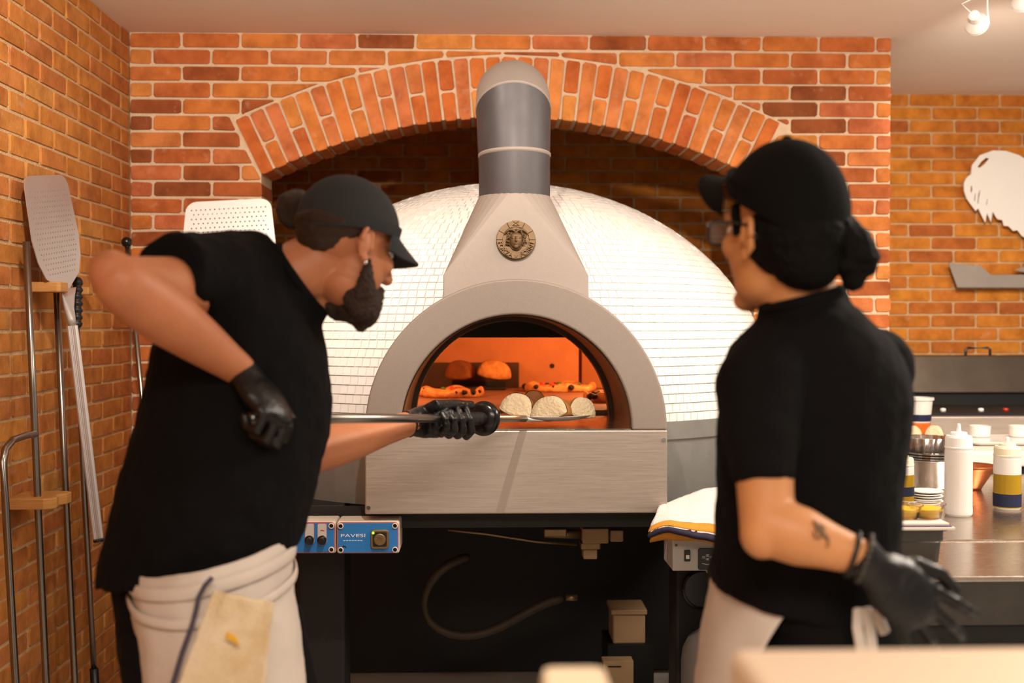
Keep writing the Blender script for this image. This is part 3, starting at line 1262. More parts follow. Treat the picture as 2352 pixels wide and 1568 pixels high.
# stand
mb = MB()
mb.box(X0 - .8, X0 + .8, 3.40, 3.48, HZ - 0.30, HZ - 0.246)
mb.box(X0 - .8, X0 - .72, 3.48, 5.3, HZ - 0.33, HZ - 0.252)
mb.box(X0 + .72, X0 + .8, 3.48, 5.3, HZ - 0.33, HZ - 0.252)
mb.box(X0 - .8, X0 + .8, 5.22, 5.3, HZ - 0.33, HZ - 0.252)
mb.build('stand_frame', M['black_metal'], oven)
MB().box(X0 - .8, X0 + .8, 4.75, 4.77, 0.02, HZ - .26).build('shade_sheet', M['black_metal'], oven)  # black sheet added in place of the deep shade under the oven
MB().lathe([(0.98, -.02), (0.98, 0)], (DC.x, DC.y, HZ - .235), 48).build('base_plate', M['black_metal'], oven)
for sx, px in ((-1, 745), (1, 1597)):
    cx = W(px, 1450, 3.62).x
    for yy in (3.62, 5.1):
        l = MB().box(cx - .075, cx + .075, yy - .075, yy + .075, 0, HZ - .252).build('leg', M['black_metal'], oven, bevel=0.01)
        if sx > 0 and yy < 4:
            mx = frame(W(1612, 1352, 3.53), (1, 0, 0), (0, 0, 1), (0, -1, 0))
            MB().lathe([(0.062, -.01), (0.062, .008), (0.056, .012), (0.054, .006), (0.001, .006)], (0, 0, 0), 32, cap1=False).xf(mx).build('fan_cover', M['black_gloss'], l, smooth=False)

# light of the burner inside the chamber
fl = bpy.data.lights.new('burner_flame', 'POINT')
fl.energy = 20
fl.color = (1.0, 0.5, 0.19)
fl.shadow_soft_size = 0.05
fo = bpy.data.objects.new('burner_flame', fl)
COL.objects.link(fo)
fo.location = (X0 + .5, 4.5, FZ + .27)
fl2 = fl.copy()
fl2.energy = 10
fo2 = bpy.data.objects.new('burner_flame', fl2)
COL.objects.link(fo2)
fo2.location = (X0 - .45, 4.25, FZ + .3)

# ------------------------------------------------------------------ pizzas and loaves in the oven
def pizza(px, py, Y, rad, label, seed, squash=1.0):
    c = W(px, py, Y)
    c.z = FZ
    rn = random.Random(seed)
    t = thing('pizza', c, label, 'pizza', 'pizzas baking on the hearth')
    mb = MB()
    n = 44
    wob = [1 + .05 * sin(3 * 2 * pi * j / n + seed) + .03 * sin(7 * 2 * pi * j / n) + rn.uniform(-.015, .015) for j in range(n)]
    prof_ = [(0.97, 0.0), (1.0, .010), (1.0, .020), (.96, .030), (.90, .032), (.84, .024), (.8, .016)]
    rings = []
    for r, h in prof_:
        rings.append([c + Vector((rad * r * wob[j] * cos(2 * pi * j / n), rad * squash * r * wob[j] * sin(2 * pi * j / n), h * (1 + .25 * sin(5 * 2 * pi * j / n + seed)) + .0005)) for j in range(n)])
    mb.loft(rings)
    mb.build('crust', M['dough'], t, smooth=True)
    mb = MB()
    rings = []
    for r, h in ((.83, .012), (.80, .021), (.5, .025), (.05, .026)):
        rings.append([c + Vector((rad * r * wob[j] * cos(2 * pi * j / n), rad * squash * r * wob[j] * sin(2 * pi * j / n), h + rn.uniform(-.002, .003))) for j in range(n)])
    mb.loft(rings).build('topping', M['cheese'], t, smooth=True)
    for k in range(12):
        a = rn.uniform(0, 2 * pi)
        r = rn.uniform(.86, .98) * rad
        e = rn.uniform(.007, .015)
        MB().ell(c + Vector((r * cos(a), r * squash * sin(a), .022)), (e, e, e * .9), nu=8, nv=6).build('char_blister', M['char'], t, smooth=True)
    for k in range(7):
        a = rn.uniform(0, 2 * pi)
        r = rn.uniform(.2, .7) * rad
        e = rn.uniform(.010, .02)
        MB().ell(c + Vector((r * cos(a), r * squash * sin(a), .030)), (e, e * .7, .008), Matrix.Rotation(a, 4, 'Z'), nu=10, nv=6).build('topping_piece', M['basil'] if k % 2 else M['tomato'], t, smooth=True)
    return t


pizza(1034, 893, 4.52, 0.125, 'charred pizza at the left front of the oven hearth', 1)
pizza(1281, 883, 4.86, 0.155, 'pale golden pizza at the back right of the oven hearth', 2, 0.7)
pizza(1395, 905, 4.22, 0.085, 'small blistered pizza half hidden by the right side of the oven mouth', 5)


def half_loaf(name, c, w, h, d, rot, tilt, label, crust='crust', cut=True, roll=0.0):
    """half of a round loaf: domed crust with a flat pale cut face"""
    t = thing(name, c, label, 'bread')
    mx = Matrix.Translation(c) @ Matrix.Rotation(rot, 4, 'Z') @ Matrix.Rotation(tilt, 4, 'X') @ Matrix.Rotation(roll, 4, 'Y')
    rings = []
    n = 28
    def outline(k, y):
        pts = []
        for j in range(n):
            a = 2 * pi * j / n
            x = w / 2 * cos(a)
            z = h * .2 + (h * .8 * sin(a) if sin(a) > 0 else h * .2 * sin(a))
            x = math.copysign(abs(x / (w / 2)) ** .8, x) * w / 2
            wob = 1 + .02 * sin(3 * a + rot * 5)
            pts.append(mx @ Vector((x * k * wob, y, (z - h * .3) * k * wob + h * .3)))
        return pts
    for y, k in ((0, 1.0), (d * .25, .99), (d * .5, .93), (d * .75, .78), (d * .92, .5), (d, .15)):
        rings.append(outline(k, y))
    mb = MB().loft(rings, False, True)
    mb.build('crust', M[crust], t, smooth=True, disp=(0.006, 0.03, 0))
    mb = MB().loft([outline(.985, .001), outline(.97, -.003), outline(.6, -.004), outline(.05, -.004)], True, True)
    mb.build('crumb', M['crumb'] if cut else M[crust], t, smooth=True)
    return t


# bread on the peel blade, at the lip of the oven
BZ = 1.2
peel_tip = W(1262, 962, 3.44)
bzp = W(1262, 957, 3.44).z
def on_blade(px, Y):
    p = W(px, 950, Y)
    p.z = bzp
    return p
half_loaf('bread_half', on_blade(1180, 3.42) + Vector((0, 0, .004)), .105, .072, .07, radians(-20), radians(-14), 'halved white roll leaning at the left end of the held peel', roll=radians(14))
half_loaf('bread_half', on_blade(1262, 3.37), .122, .068, .09, radians(-30), radians(-12), 'halved white roll in the middle of the held peel, cut face forward', roll=radians(-12))
half_loaf('bread_half', on_blade(1336, 3.41), .085, .062, .075, radians(16), radians(-8), 'toasted roll half at the right end of the held peel', crust='crust', roll=radians(10))
half_loaf('bread_half', on_blade(1228, 3.5), .08, .078, .06, radians(10), radians(-8), 'dark crusted roll peeking out behind the pale halves on the peel', crust='crust_dark', cut=False)
# loaves at the back of the hearth on a dark pan
pc = W(1105, 884, 5.0)
pan = thing('bread_pan', (pc.x, pc.y, FZ), 'dark flat pan under the loaves at the back of the oven', 'pan')
MB().box(pc.x - .13, pc.x + .11, 4.93, 5.10, FZ + .002, FZ + .012).build('tray', M['black_metal'], pan, bevel=.003)
MB().box(pc.x - .13, pc.x + .11, 5.10, 5.108, FZ + .002, FZ + .03).build('rim', M['black_metal'], pan)
half_loaf('bread_loaf', W(1052, 872, 4.97) * 1.0, .125, .085, .1, radians(-25), radians(0), 'dark brown loaf at the left on the pan inside the oven', crust='crust_dark', cut=False)
half_loaf('bread_loaf', W(1135, 870, 4.94), .15, .085, .09, radians(12), radians(-6), 'long golden loaf at the right on the pan inside the oven', crust='crust', cut=False, roll=radians(8))
bp = thing('heat_shield', (W(1070, 870, 5.13).x, 5.13, FZ), 'low brown metal screen standing behind the loaves in the oven', 'metal screen')
MB().box(W(960, 860, 5.13).x, W(1192, 860, 5.13).x, 5.115, 5.127, FZ + .001, W(1070, 832, 5.13).z).build('plate', M['liner'], bp, bevel=.002)
for xx in (W(985, 860, 5.13).x, W(1170, 860, 5.13).x):
    MB().box(xx - .01, xx + .01, 5.127, 5.14, FZ + .001, FZ + .02).build('foot', M['liner'], bp)

# ------------------------------------------------------------------ the held peel
PA = W(560, 960, 1.90)        # near end, inside the fist
PB = W(1205, 961, 3.29)       # joint with the blade
pdir = (PB - PA).normalized()
peel = thing('pizza_peel', PA, 'long steel pizza peel with small round blade held by the bearded cook', 'pizza peel')
MB().tube([PA + pdir * .02, PB], 0.0098, 16).build('shaft', M['rod'], peel, smooth=True)
# socket that flattens into the blade
bl_c = Vector((PB.x + .068, 3.44, bzp - .006))
mb = MB()
e0 = PB
e1 = bl_c + (PB - bl_c) * .62
mb.loft([[e0 + Vector((0, 0, .0098 * sin(a)) ) + pdir.cross(Vector((0, 0, 1))).normalized() * (.0098 * cos(a)) for a in [2 * pi * j / 12 for j in range(12)]],
         [e0.lerp(e1, .5) + Vector((0, 0, -.004 + .006 * sin(a))) + pdir.cross(Vector((0, 0, 1))).normalized() * (.018 * cos(a)) for a in [2 * pi * j / 12 for j in range(12)]],
         [e1 + Vector((0, 0, -.006 + .003 * sin(a))) + pdir.cross(Vector((0, 0, 1))).normalized() * (.035 * cos(a)) for a in [2 * pi * j / 12 for j in range(12)]]])
mb.build('socket', M['alu'], peel, smooth=True)
mb = MB()
prof_ = [(0.06, -.004), (.10, -.002), (.128, .004), (.142, .012), (.143, .0138), (.127, .0062), (.10, .0004), (.001, -.0012)]
rings = []
for r, h in prof_:
    rings.append([bl_c + Vector((r * cos(2 * pi * j / 48), r * .62 * sin(2 * pi * j / 48), h)) for j in range(48)])
mb.loft(rings).build('blade', M['alu'], peel, smooth=True)
gA, gB = PA + (PB - PA) * .60, PA + (PB - PA) * .765
mb = MB()
k = 22
rings_r = []
pp = []
for i in range(k + 1):
    pp.append(gA + (gB - gA) * (i / k))
    rings_r.append(.0165 + .0012 * sin(i * 2.1))
mb.tube(pp, rings_r, 20)
mb.build('grip_sleeve', M['black_rubber'], peel, smooth=True)
q = pdir.to_track_quat('Z', 'Y').to_matrix().to_4x4()
MB().lathe([(.014, -.010), (.034, -.007), (.043, 0), (.046, .008), (.043, .016), (.034, .020), (.014, .022)], (0, 0, 0), 40).xf(Matrix.Translation(gB) @ q).build('hand_guard', M['black_gloss'], peel, smooth=True)

# ------------------------------------------------------------------ peel rack on the left wall
def perforated(name, w, l, taper, mx, m, parent, neck=.03, rows=17, cols=16, hr=.0028):
    """blade in local XY: tip at +Y, neck at y=0"""
    out = []
    # right side up, round the tip, left side down
    r = .045
    prof_r = [(neck, 0.0), (neck + .02, .012), (w * .36, .045), (w * .46, .10), (w / 2, .17), (w / 2 * taper, l - r)]
    tipw = w / 2 * taper
    for i in range(6):
        a = radians(90 * i / 5)
        prof_r.append((tipw - r + r * cos(a), l - r + r * sin(a)))
    out = prof_r + [(-x, y) for x, y in reversed(prof_r)]
    holes = []
    dy = (l - .09) / rows
    dx = (w - .05) / cols
    for j in range(rows + 1):
        y = .055 + j * dy
        if y > l - .035:
            continue
        # width available here
        pts_ = sorted(prof_r, key=lambda p: p[1])
        av = None
        for (xa, ya), (xb, yb) in zip(pts_, pts_[1:]):
            if ya <= y <= yb:
                av = xa + (xb - xa) * ((y - ya) / max(1e-6, yb - ya))
                break
        if av is None:
            continue
        sh = dx / 2 if j % 2 else 0
        i = -cols
        while i <= cols:
            x = i * dx + sh
            if abs(x) < av - .022:
                holes.append([(x + hr * cos(radians(60 * q_)), y + hr * 1.2 * sin(radians(60 * q_))) for q_ in range(6)])
            i += 1
    return flat(name, out, holes, .003, m, mx, parent)


# aluminium peel hanging in the upper wooden holder
tipL, tipR = W(50, 430, 3.50), W(158, 440, 3.80)
pc0 = W(150, 664, 3.70)
peelA = thing('pizza_peel', pc0, 'perforated aluminium peel with fluted handle hung in the wooden rack', 'pizza peel')
yd = (W(106, 418, 3.655) - pc0).normalized()
xd = (tipR - tipL)
xd = (xd - yd * xd.dot(yd)).normalized()
zd = xd.cross(yd).normalized()
bmx = frame(pc0, xd, yd, zd)
perforated('blade', .315, .365, .92, bmx, M['alu'], peelA)
hb_ = W(226, 1238, 3.70)
hd = (hb_ - pc0).normalized()
ps = W(166, 748, 3.695)
mb = MB()
sx_ = xd
rings = []
for t_, wv, tv, cup in ((0.0, .052, .006, .012), (.25, .040, .009, .006), (.55, .026, .012, 0), (.8, .0175, .0135, 0), (1.0, .0145, .0135, 0)):
    c = pc0.lerp(ps, t_)
    rings.append([c + sx_ * (wv * cos(a)) + zd * (tv * sin(a) + cup * cos(a) ** 2) for a in [2 * pi * j / 16 for j in range(16)]])
mb.loft(rings).build('neck', M['alu'], peelA, smooth=True)
mb = MB()
dd = (hb_ - ps).normalized()
u1 = dd.cross(Vector((0, 1, 0))).normalized()
u2 = dd.cross(u1).normalized()
rings = []
for t_ in (0, 1):
    c = ps.lerp(hb_, t_)
    rings.append([c + (u1 * cos(a) + u2 * sin(a)) * (.0158 + .0010 * (1 if j % 2 else -1)) for j, a in enumerate([2 * pi * j / 40 for j in range(40)])])
mb.loft(rings).build('handle', M['alu'], peelA)
MB().tube([hb_ - dd * .004, hb_ + dd * .008], .0165, 20, ends=False).build('end_cap', M['black_rubber'], peelA, smooth=False)

# rack: steel rods through two wooden holders
rk = thing('peel_rack', (XL + .08, 3.66, 0), 'wall rack of thin steel rods with two plywood holders', 'tool rack')
def rod(pts, r, name='rod', m='rod', parent=rk):
    return MB().tube(pts, r, 14).build(name, M[m], parent, smooth=True)
def LW(px, py, off):
    """point off metres in front of the left wall"""
    d = ray(px, py)
    tt = (XL + off - CAM.x) / d.x
    return CAM + d * tt
rod([LW(60, 555, .05), LW(76, 900, .07), LW(85, 1110, .085), LW(112, 1700, .12), LW(120, 1880, .13)], .0105)
bend = [LW(82, 996, .078), LW(60, 1000, .085), LW(30, 1010, .092), LW(12, 1032, .095), LW(8, 1060, .095), LW(12, 1150, .10), LW(40, 1640, .125), LW(52, 1830, .13)]
rod(bend, .0105)
rod([LW(130, 670, .05), LW(150, 1110, .075), LW(175, 1640, .11), LW(186, 1850, .12)], .0105)
# wooden holders
def holder(pts, off0, z, th, name='wooden_holder'):
    mb = MB()
    n_ = len(pts)
    vs_ = [(x, y, z - th / 2) for x, y in pts] + [(x, y, z + th / 2) for x, y in pts]
    mb.add(vs_, [tuple(range(n_ - 1, -1, -1)), tuple(range(n_, 2 * n_))] + [(i, (i + 1) % n_, n_ + (i + 1) % n_, n_ + i) for i in range(n_)])
    return mb.build(name, M['wood'], rk, bevel=.004, seg=2)
zu = W(98, 657, 3.52).z
ya = LW(60, 657, .004).y
xo = W(138, 657, ya).x
holder([(XL + .004, ya), (xo - .008, ya), (xo, ya + .008), (xo, ya + .07), (xo - .02, ya + .09), (XL + .004, ya + .09)], 0, zu, W(98, 645, 3.52).z - W(98, 669, 3.52).z)
yc = LW(195, 660, .03).y
holder([(XL + .004, yc - .02), (XL + .05, yc - .02), (XL + .05, yc + .03), (XL + .004, yc + .03)], 0, zu, .028)
ya = LW(8, 1150, .004).y
zl = W(60, 1158, ya).z
xo = W(122, 1150, ya).x
yb = ya + .16
x2 = W(167, 1125, yb).x
holder([(XL + .004, ya), (xo - .03, ya), (xo - .008, ya + .008), (xo, ya + .03), (xo - .006, ya + .06), (xo - .02, ya + .075), (x2, yb - .05), (x2 + .004, yb - .02), (x2 - .012, yb), (XL + .004, yb)], 0, zl, .034)
# brush / turning tool with black spring grip behind the peel
tl = thing('oven_tool', LW(218, 1540, .12), 'steel rod tool with black ribbed grip hanging beside the perforated peel', 'oven tool')
MB().tube([LW(176, 735, .06), LW(192, 1100, .085), LW(216, 1540, .12)], .0095, 14).build('rod', M['rod'], tl, smooth=True)
pts = [LW(178, 648, .055).lerp(LW(177, 742, .06), i / 24) for i in range(25)]
MB().tube(pts, [.016 + .0022 * (1 if i % 4 < 2 else -1) for i in range(25)], 16, ends=True).build('grip', M['black_rubber'], tl, smooth=True)
MB().tube([LW(216, 1535, .12), LW(222, 1640, .125), LW(223, 1700, .125)], .0145, 14).build('foot', M['black_rubber'], tl, smooth=True)
# ball-ended tool in the corner
bt = thing('oven_tool', LW(340, 1100, .2), 'thin steel tool with a black ball end in the corner behind the bearded cook', 'oven tool')
B0, B1 = W(291, 556, 4.3), W(350, 1150, 4.3)
MB().ell(B0, (.02, .02, .02)).build('ball_knob', M['black_gloss'], bt, smooth=True)
MB().tube([B0, B1, W(372, 1440, 4.3)], .0095, 14).build('rod', M['rod'], bt, smooth=True)
MB().box(W(372, 1440, 4.3).x - .09, W(372, 1440, 4.3).x + .09, 4.29, 4.31, .0, .22).build('scraper_blade', M['rod'], bt)

# perforated peel, strong light put into its white colour, leaning on the oven wall
wp0 = W(527, 700, 4.42)
peelW = thing('pizza_peel', wp0, 'perforated peel, coloured white as if overlit, standing against the oven wall behind the bearded cook', 'pizza peel')
tip = W(525, 460, 4.52)
yd = (tip - wp0)
ln = yd.length
yd.normalize()
xd = Vector((1, 0, 0))
xd = (xd - yd * xd.dot(yd)).normalized()
perforated('blade', .375, ln, .90, frame(wp0, xd, yd, xd.cross(yd)), M['alu_overlit'], peelW, rows=18, cols=18, hr=.003)
MB().tube([wp0 + yd * .01, wp0 - yd * .9 , Vector((wp0.x, 3.98, .02))], [.016, .014, .014], 14).build('handle', M['alu'], peelW, smooth=True)

# ------------------------------------------------------------------ controls and plumbing under the oven
def screw_at(p, parent, r=.0085):
    MB().lathe([(r, 0), (r, .0035), (r * .72, .0045), (r * .66, .0015), (.0004, .0012)], (0, 0, 0), 16, cap1=False).xf(at_face(p)).build('screw', M['panel_cream'], parent)
    MB().lathe([(r * .66, 0), (r * .64, .0025)], (0, 0, 0), 14).xf(at_face(p)).build('screw_hole', M['black_gloss'], parent)

YP = 3.30
def panel_box(px0, px1, name, label):
    a, b = W(px0, 1198, YP), W(px1, 1271, YP)
    t = thing(name, ((a.x + b.x) / 2, YP + .06, b.z), label, 'control box')
    MB().box(a.x, b.x, YP + .004, YP + .14, b.z, a.z).build('housing', M['panel_cream'], t, bevel=.006)
    cx, cz = (a.x + b.x) / 2, (a.z + b.z) / 2
    w, h = b.x - a.x, a.z - b.z
    flat('face_plate', rrect(w - .004, h - .004, .012), [], .003, M['red_line'], at_face((cx, YP + .003, cz)), t)
    fpl = flat('print_field', rrect(w - .0085, h - .0085, .011), [], .003, M['blue_panel'], at_face((cx, YP + .0015, cz)), t)
    for sx in (-1, 1):
        for sz in (-1, 1):
            screw_at((cx + sx * (w / 2 - .012), YP - .0005, cz + sz * (h / 2 - .012)), t)
    return t, cx, cz, w, h


t, cx, cz, w, h = panel_box(773, 917, 'burner_control', 'blue burner control box with green lamp and round socket under the oven')
text_mesh('brand_text', 'PAVESI', .017, .0006, M['print_white'], at_face((W(811, 1230, YP).x, YP - .0008, W(811, 1230, YP).z)) @ Matrix.Diagonal((1.45, .8, 1, 1)), t)
for k_ in range(7):
    sx_p = W(791 + 6.5 * k_, 1241, YP)
    flat('print_line', rrect(.0062, .0022, .0006), [], .0006, M['print_white'], at_face((sx_p.x, YP - .0008, sx_p.z)), t)
sc = W(873, 1237, YP)
so = flat('socket_frame', rrect(.05, .052, .008), [], .008, M['brass'], at_face((sc.x, YP - .003, sc.z)), t, bevel=.0015)
flat('socket_field', rrect(.04, .042, .004), [], .002, M['soot'], at_face((sc.x, YP - .0092, sc.z)), so)
MB().lathe([(.017, 0), (.017, .003), (.0145, .004), (.0075, .004), (.007, .001), (.001, .001)], (0, 0, 0), 28, cap1=False).xf(at_face((sc.x, YP - .0095, sc.z))).build('socket_ring', M['brass'], so)
g = W(858, 1222, YP)
MB().ell((g.x, YP - .012, g.z), (.0035, .0025, .0035), nu=12, nv=8).build('indicator_lamp', M['led_green'], so, smooth=True)
# small dark scuff drawn as the printed mark near the lower left corner
mk = W(790, 1256, YP)
flat('scuff_mark', [(-.005, -.006), (-.002, -.006), (-.001, .001), (.004, .000), (.006, -.005), (.0065, .001), (.003, .004), (.0, .003), (-.001, .007), (-.004, .002)], [], .0006, M['soot'], at_face((mk.x, YP - .0008, mk.z)), t)

t, cx, cz, w, h = panel_box(640, 771, 'knob_control', 'blue control box with two black knobs partly behind the bearded cook')
for px, big in ((711, 0), (740, 1)):
    c = W(px, 1240, YP)
    f = W(px, 1216, YP)
    flat('knob_field', rrect(.027, .044, .004), [], .001, M['red_line'], at_face((c.x, YP - .0003, f.z - .004)), t)
    pf = flat('knob_field', rrect(.025, .042, .0035), [], .001, M['panel_grey'], at_face((c.x, YP - .0009, f.z - .004)), t)
    kb = MB().lathe([(.0135, 0), (.0135, .004), (.0105, .005), (.0095, .02), (.0085, .0215), (.0005, .0215)], (0, 0, 0), 28, cap1=False).xf(at_face((c.x, YP - .0014, c.z))).build('knob', M['black_gloss'], t, smooth=False)
    MB().lathe([(.0145, 0), (.0145, .0015), (.0132, .0018)], (0, 0, 0), 28).xf(at_face((c.x, YP - .0012, c.z))).build('bezel', M['steel_smooth'], kb)
    if big:
        arc = [(0.011 * cos(radians(a)), 0.011 * sin(radians(a))) for a in range(40, 141, 20)]
        wedge = [(.012 * cos(radians(a)), .006 + .012 * sin(radians(a))) for a in range(50, 121, 10)] + [(.0085 * cos(radians(a)), .006 + .0095 * sin(radians(a))) for a in range(115, 49, -10)]
        flat('red_wedge', wedge, [], .0006, M['tomato'], at_face((c.x, YP - .0016, c.z + .012)), t)

# grey switch box at the right, with a towel on it
a, b = W(1545, 1246, 3.28), W(1690, 1310, 3.28)
t = thing('switch_box', ((a.x + b.x) / 2, 3.34, b.z), 'pale grey switch box with rocker switch under the white towel', 'control box')
MB().box(a.x, b.x, 3.28, 3.44, b.z, a.z + .03).build('housing', M['panel_grey'], t, bevel=.003)
c = W(1578, 1275, 3.28)
sw = MB().box(c.x - .0085, c.x + .0085, 3.272, 3.281, c.z - .016, c.z + .016).build('switch_frame', M['black_gloss'], t, bevel=.002)
MB().box(c.x - .005, c.x + .005, 3.268, 3.274, c.z - .008, c.z + .003).build('rocker', M['cap_white'], sw, bevel=.001)
c = W(1624, 1283, 3.28)
kp = flat('keypad', rrect(.052, .06, .006), [], .004, M['black_gloss'], at_face((c.x, 3.277, c.z)), t, bevel=.001)
for dx, dz, kind in ((-.011, .006, 'minus'), (.011, .006, 'plus'), (0, .011, 'up'), (0, .0005, 'down')):
    flat('key_outline', rrect(.0085, .006, .0012), [rrect(.0070, .0046, .0009)], .0006, M['print_white'], at_face((c.x + dx, 3.2735, c.z + dz)), kp)
    s_ = 1 if kind == 'up' else -1
    if kind in ('up', 'down'):
        flat('key_arrow', [(-.0022, -.001 * s_), (.0022, -.001 * s_), (0, .0016 * s_)] if s_ > 0 else [(-.0022, .001), (0, -.0016), (.0022, .001)], [], .0006, M['print_white'], at_face((c.x + dx, 3.2735, c.z + dz)), kp)
    else:
        flat('key_dash', rrect(.004, .001, .0004), [], .0006, M['print_white'], at_face((c.x + dx, 3.2735, c.z + dz)), kp)
MB().tube([(c.x - .016, 3.2735, c.z - .012), (c.x, 3.2735, c.z - .015), (c.x + .016, 3.2735, c.z - .012)], .0008, 6).build('key_line', M['print_white'], kp)
MB().ell((W(1553, 1252, 3.28).x, 3.279, W(1553, 1252, 3.28).z), (.004, .003, .004), nu=10, nv=6).build('screw', M['brass'], t, smooth=True)

# towel folded over the switch box: sheet with stripes
def towel_pt(u, v):
    # u along the front hem (left to right), v from hem up and back
    hem = [W(1495, 1232, 3.20), W(1535, 1222, 3.18), W(1580, 1225, 3.18), W(1620, 1235, 3.19), W(1700, 1258, 3.20)]
    back = [W(1516, 1172, 3.30), W(1560, 1152, 3.36), W(1610, 1138, 3.42), W(1650, 1128, 3.46), W(1720, 1120, 3.5)]
    i = min(3, int(u * 4))
    f = u * 4 - i
    h = hem[i].lerp(hem[i + 1], f)
    b = back[i].lerp(back[i + 1], f)
    p = h.lerp(b, v)
    p.z += .012 * sin(pi * v) + .004 * sin(u * 9 + v * 3)
    return p
tw = thing('towel', (towel_pt(.5, .5).x, 3.35, a.z), 'white terry towel with orange and navy stripes draped over the grey switch box', 'towel')
def sheet(fn, u0, u1, v0, v1, nu, nv, th, off=0.0):
    mb = MB()
    vs_ = []
    P_ = [[fn(u0 + (u1 - u0) * i / nu, v0 + (v1 - v0) * j / nv) for j in range(nv + 1)] for i in range(nu + 1)]
    def nr(i, j):
        a_ = P_[min(nu, i + 1)][j] - P_[max(0, i - 1)][j]
        b_ = P_[i][min(nv, j + 1)] - P_[i][max(0, j - 1)]
        return a_.cross(b_).normalized()
    top = [P_[i][j] + nr(i, j) * (off + th) for i in range(nu + 1) for j in range(nv + 1)]
    bot = [P_[i][j] + nr(i, j) * off for i in range(nu + 1) for j in range(nv + 1)]
    N_ = len(top)
    fs_ = []
    for i in range(nu):
        for j in range(nv):
            q_ = (i * (nv + 1) + j, (i + 1) * (nv + 1) + j, (i + 1) * (nv + 1) + j + 1, i * (nv + 1) + j + 1)
            fs_.append(q_)
            fs_.append(tuple(N_ + k_ for k_ in reversed(q_)))
    edge = [(i, 0) for i in range(nu)] + [(nu, j) for j in range(nv)] + [(i, nv) for i in range(nu, 0, -1)] + [(0, j) for j in range(nv, 0, -1)]
    idx = [i * (nv + 1) + j for i, j in edge]
    for k_ in range(len(idx)):
        a_, b_ = idx[k_], idx[(k_ + 1) % len(idx)]
        fs_.append((b_, a_, N_ + a_, N_ + b_))
    mb.add(top + bot, fs_)
    return mb
sheet(towel_pt, 0, 1, 0, 1, 24, 14, .016).build('cloth', M['towel_white'], tw, smooth=True, disp=(.006, .02, 0))
sheet(towel_pt, 0, 1, .02, .14, 24, 4, .003, .0155).build('orange_stripe', M['stripe_orange'], tw, smooth=True)
sheet(towel_pt, 0, 1, -.06, .02, 24, 3, .012, .004).build('navy_stripe', M['stripe_navy'], tw, smooth=True)
def under(u, v):
    p = towel_pt(u, 0)
    return p + Vector((0, .03 * v, -.022 - .006 * sin(u * 7) * v)) * v + Vector((0, 0.002, -.002))
sheet(under, 0.01, 1, 0, 1, 24, 5, .006).build('folded_hem', M['stripe_orange'], tw, smooth=True)

# gas valve and pipes under the beam
vp = W(1375, 1235, 3.75)
gv = thing('gas_valve', vp, 'beige gas valve block hanging under the oven front beam', 'gas valve')
def vb(px0, px1, py0, py1, Y0, Y1, name, m):
    a_, b_ = W(px0, py0, Y0), W(px1, py1, Y0)
    return MB().box(a_.x, b_.x, Y0, Y1, b_.z, a_.z).build(name, M[m], gv, bevel=.004)
vb(1338, 1398, 1214, 1248, 3.72, 3.82, 'valve_body', 'beige_box')
vb(1402, 1432, 1218, 1244, 3.73, 3.80, 'side_coil', 'beige_box')
vb(1334, 1380, 1246, 1262, 3.73, 3.80, 'lower_block', 'brass')
vb(1340, 1372, 1262, 1284, 3.735, 3.795, 'solenoid', 'beige_box')
vb(1250, 1302, 1214, 1232, 3.74, 3.80, 'pipe_union', 'brass')
MB().tube([W(1250, 1224, 3.77), W(1338, 1226, 3.77)], .016, 12).build('pipe', M['brass'], gv, smooth=True)
MB().tube([W(1030, 1216, 3.7), W(1120, 1226, 3.72), W(1230, 1243, 3.74), W(1325, 1250, 3.75)], .005, 8).build('thin_pipe', M['brass'], gv, smooth=True)
hs = thing('hose', W(1060, 1460, 4.1), 'thick dark hose curling in the shadow under the oven', 'hose')
pts = [(1085, 1275), (1030, 1290), (985, 1335), (970, 1390), (985, 1430), (1030, 1458), (1090, 1462), (1150, 1440), (1210, 1405), (1260, 1380), (1300, 1372)]
MB().tube([W(x, y, 4.0 + .002 * i) for i, (x, y) in enumerate(pts)], .017, 14).build('hose_tube', M['hose'], hs, smooth=True, subsurf=1)
MB().tube([W(1300, 1372, 4.02), W(1326, 1372, 4.02)], .012, 12).build('fitting', M['brass'], hs, smooth=True)
mc = W(1445, 1435, 4.3)
mt = thing('motor_box', (mc.x, 4.36, W(1445, 1480, 4.3).z), 'beige metal box standing in the shadow under the oven', 'metal box')
a_, b_ = W(1408, 1412, 4.3), W(1482, 1478, 4.3)
MB().box(a_.x, b_.x, 4.3, 4.45, b_.z, a_.z).build('case', M['beige_box'], mt, bevel=.006)
a_, b_ = W(1404, 1400, 4.3), W(1486, 1411, 4.3)
MB().box(a_.x, b_.x, 4.295, 4.455, b_.z, a_.z).build('lid', M['beige_box'], mt, bevel=.003)
a_, b_ = W(1395, 1490, 4.3), W(1500, 1560, 4.3)
MB().box(a_.x, b_.x, 4.28, 4.5, .0, W(1445, 1478, 4.3).z).build('plinth', M['black_metal'], mt)
lp = W(1420, 1530, 4.1)
lb = thing('label_plate', (lp.x, 4.1, lp.z - .02), 'small beige printed carton low in the dark under the oven', 'carton')
a_, b_ = W(1385, 1518, 4.1), W(1455, 1543, 4.1)
MB().box(a_.x, b_.x, 4.1, 4.16, .02, a_.z).build('carton_body', M['beige_box'], lb, bevel=.002)
MB().box(a_.x + .018, b_.x - .045, 4.0985, 4.1, lp.z - .003, lp.z + .002).build('print_line', M['soot'], lb)
cp = W(1625, 1500, 3.45)
cn = thing('canister', (cp.x + .03, 3.55, 0), 'grey domed metal canister standing beside the oven leg', 'canister')
rr_ = .115
zt_ = W(1620, 1436, 3.45).z
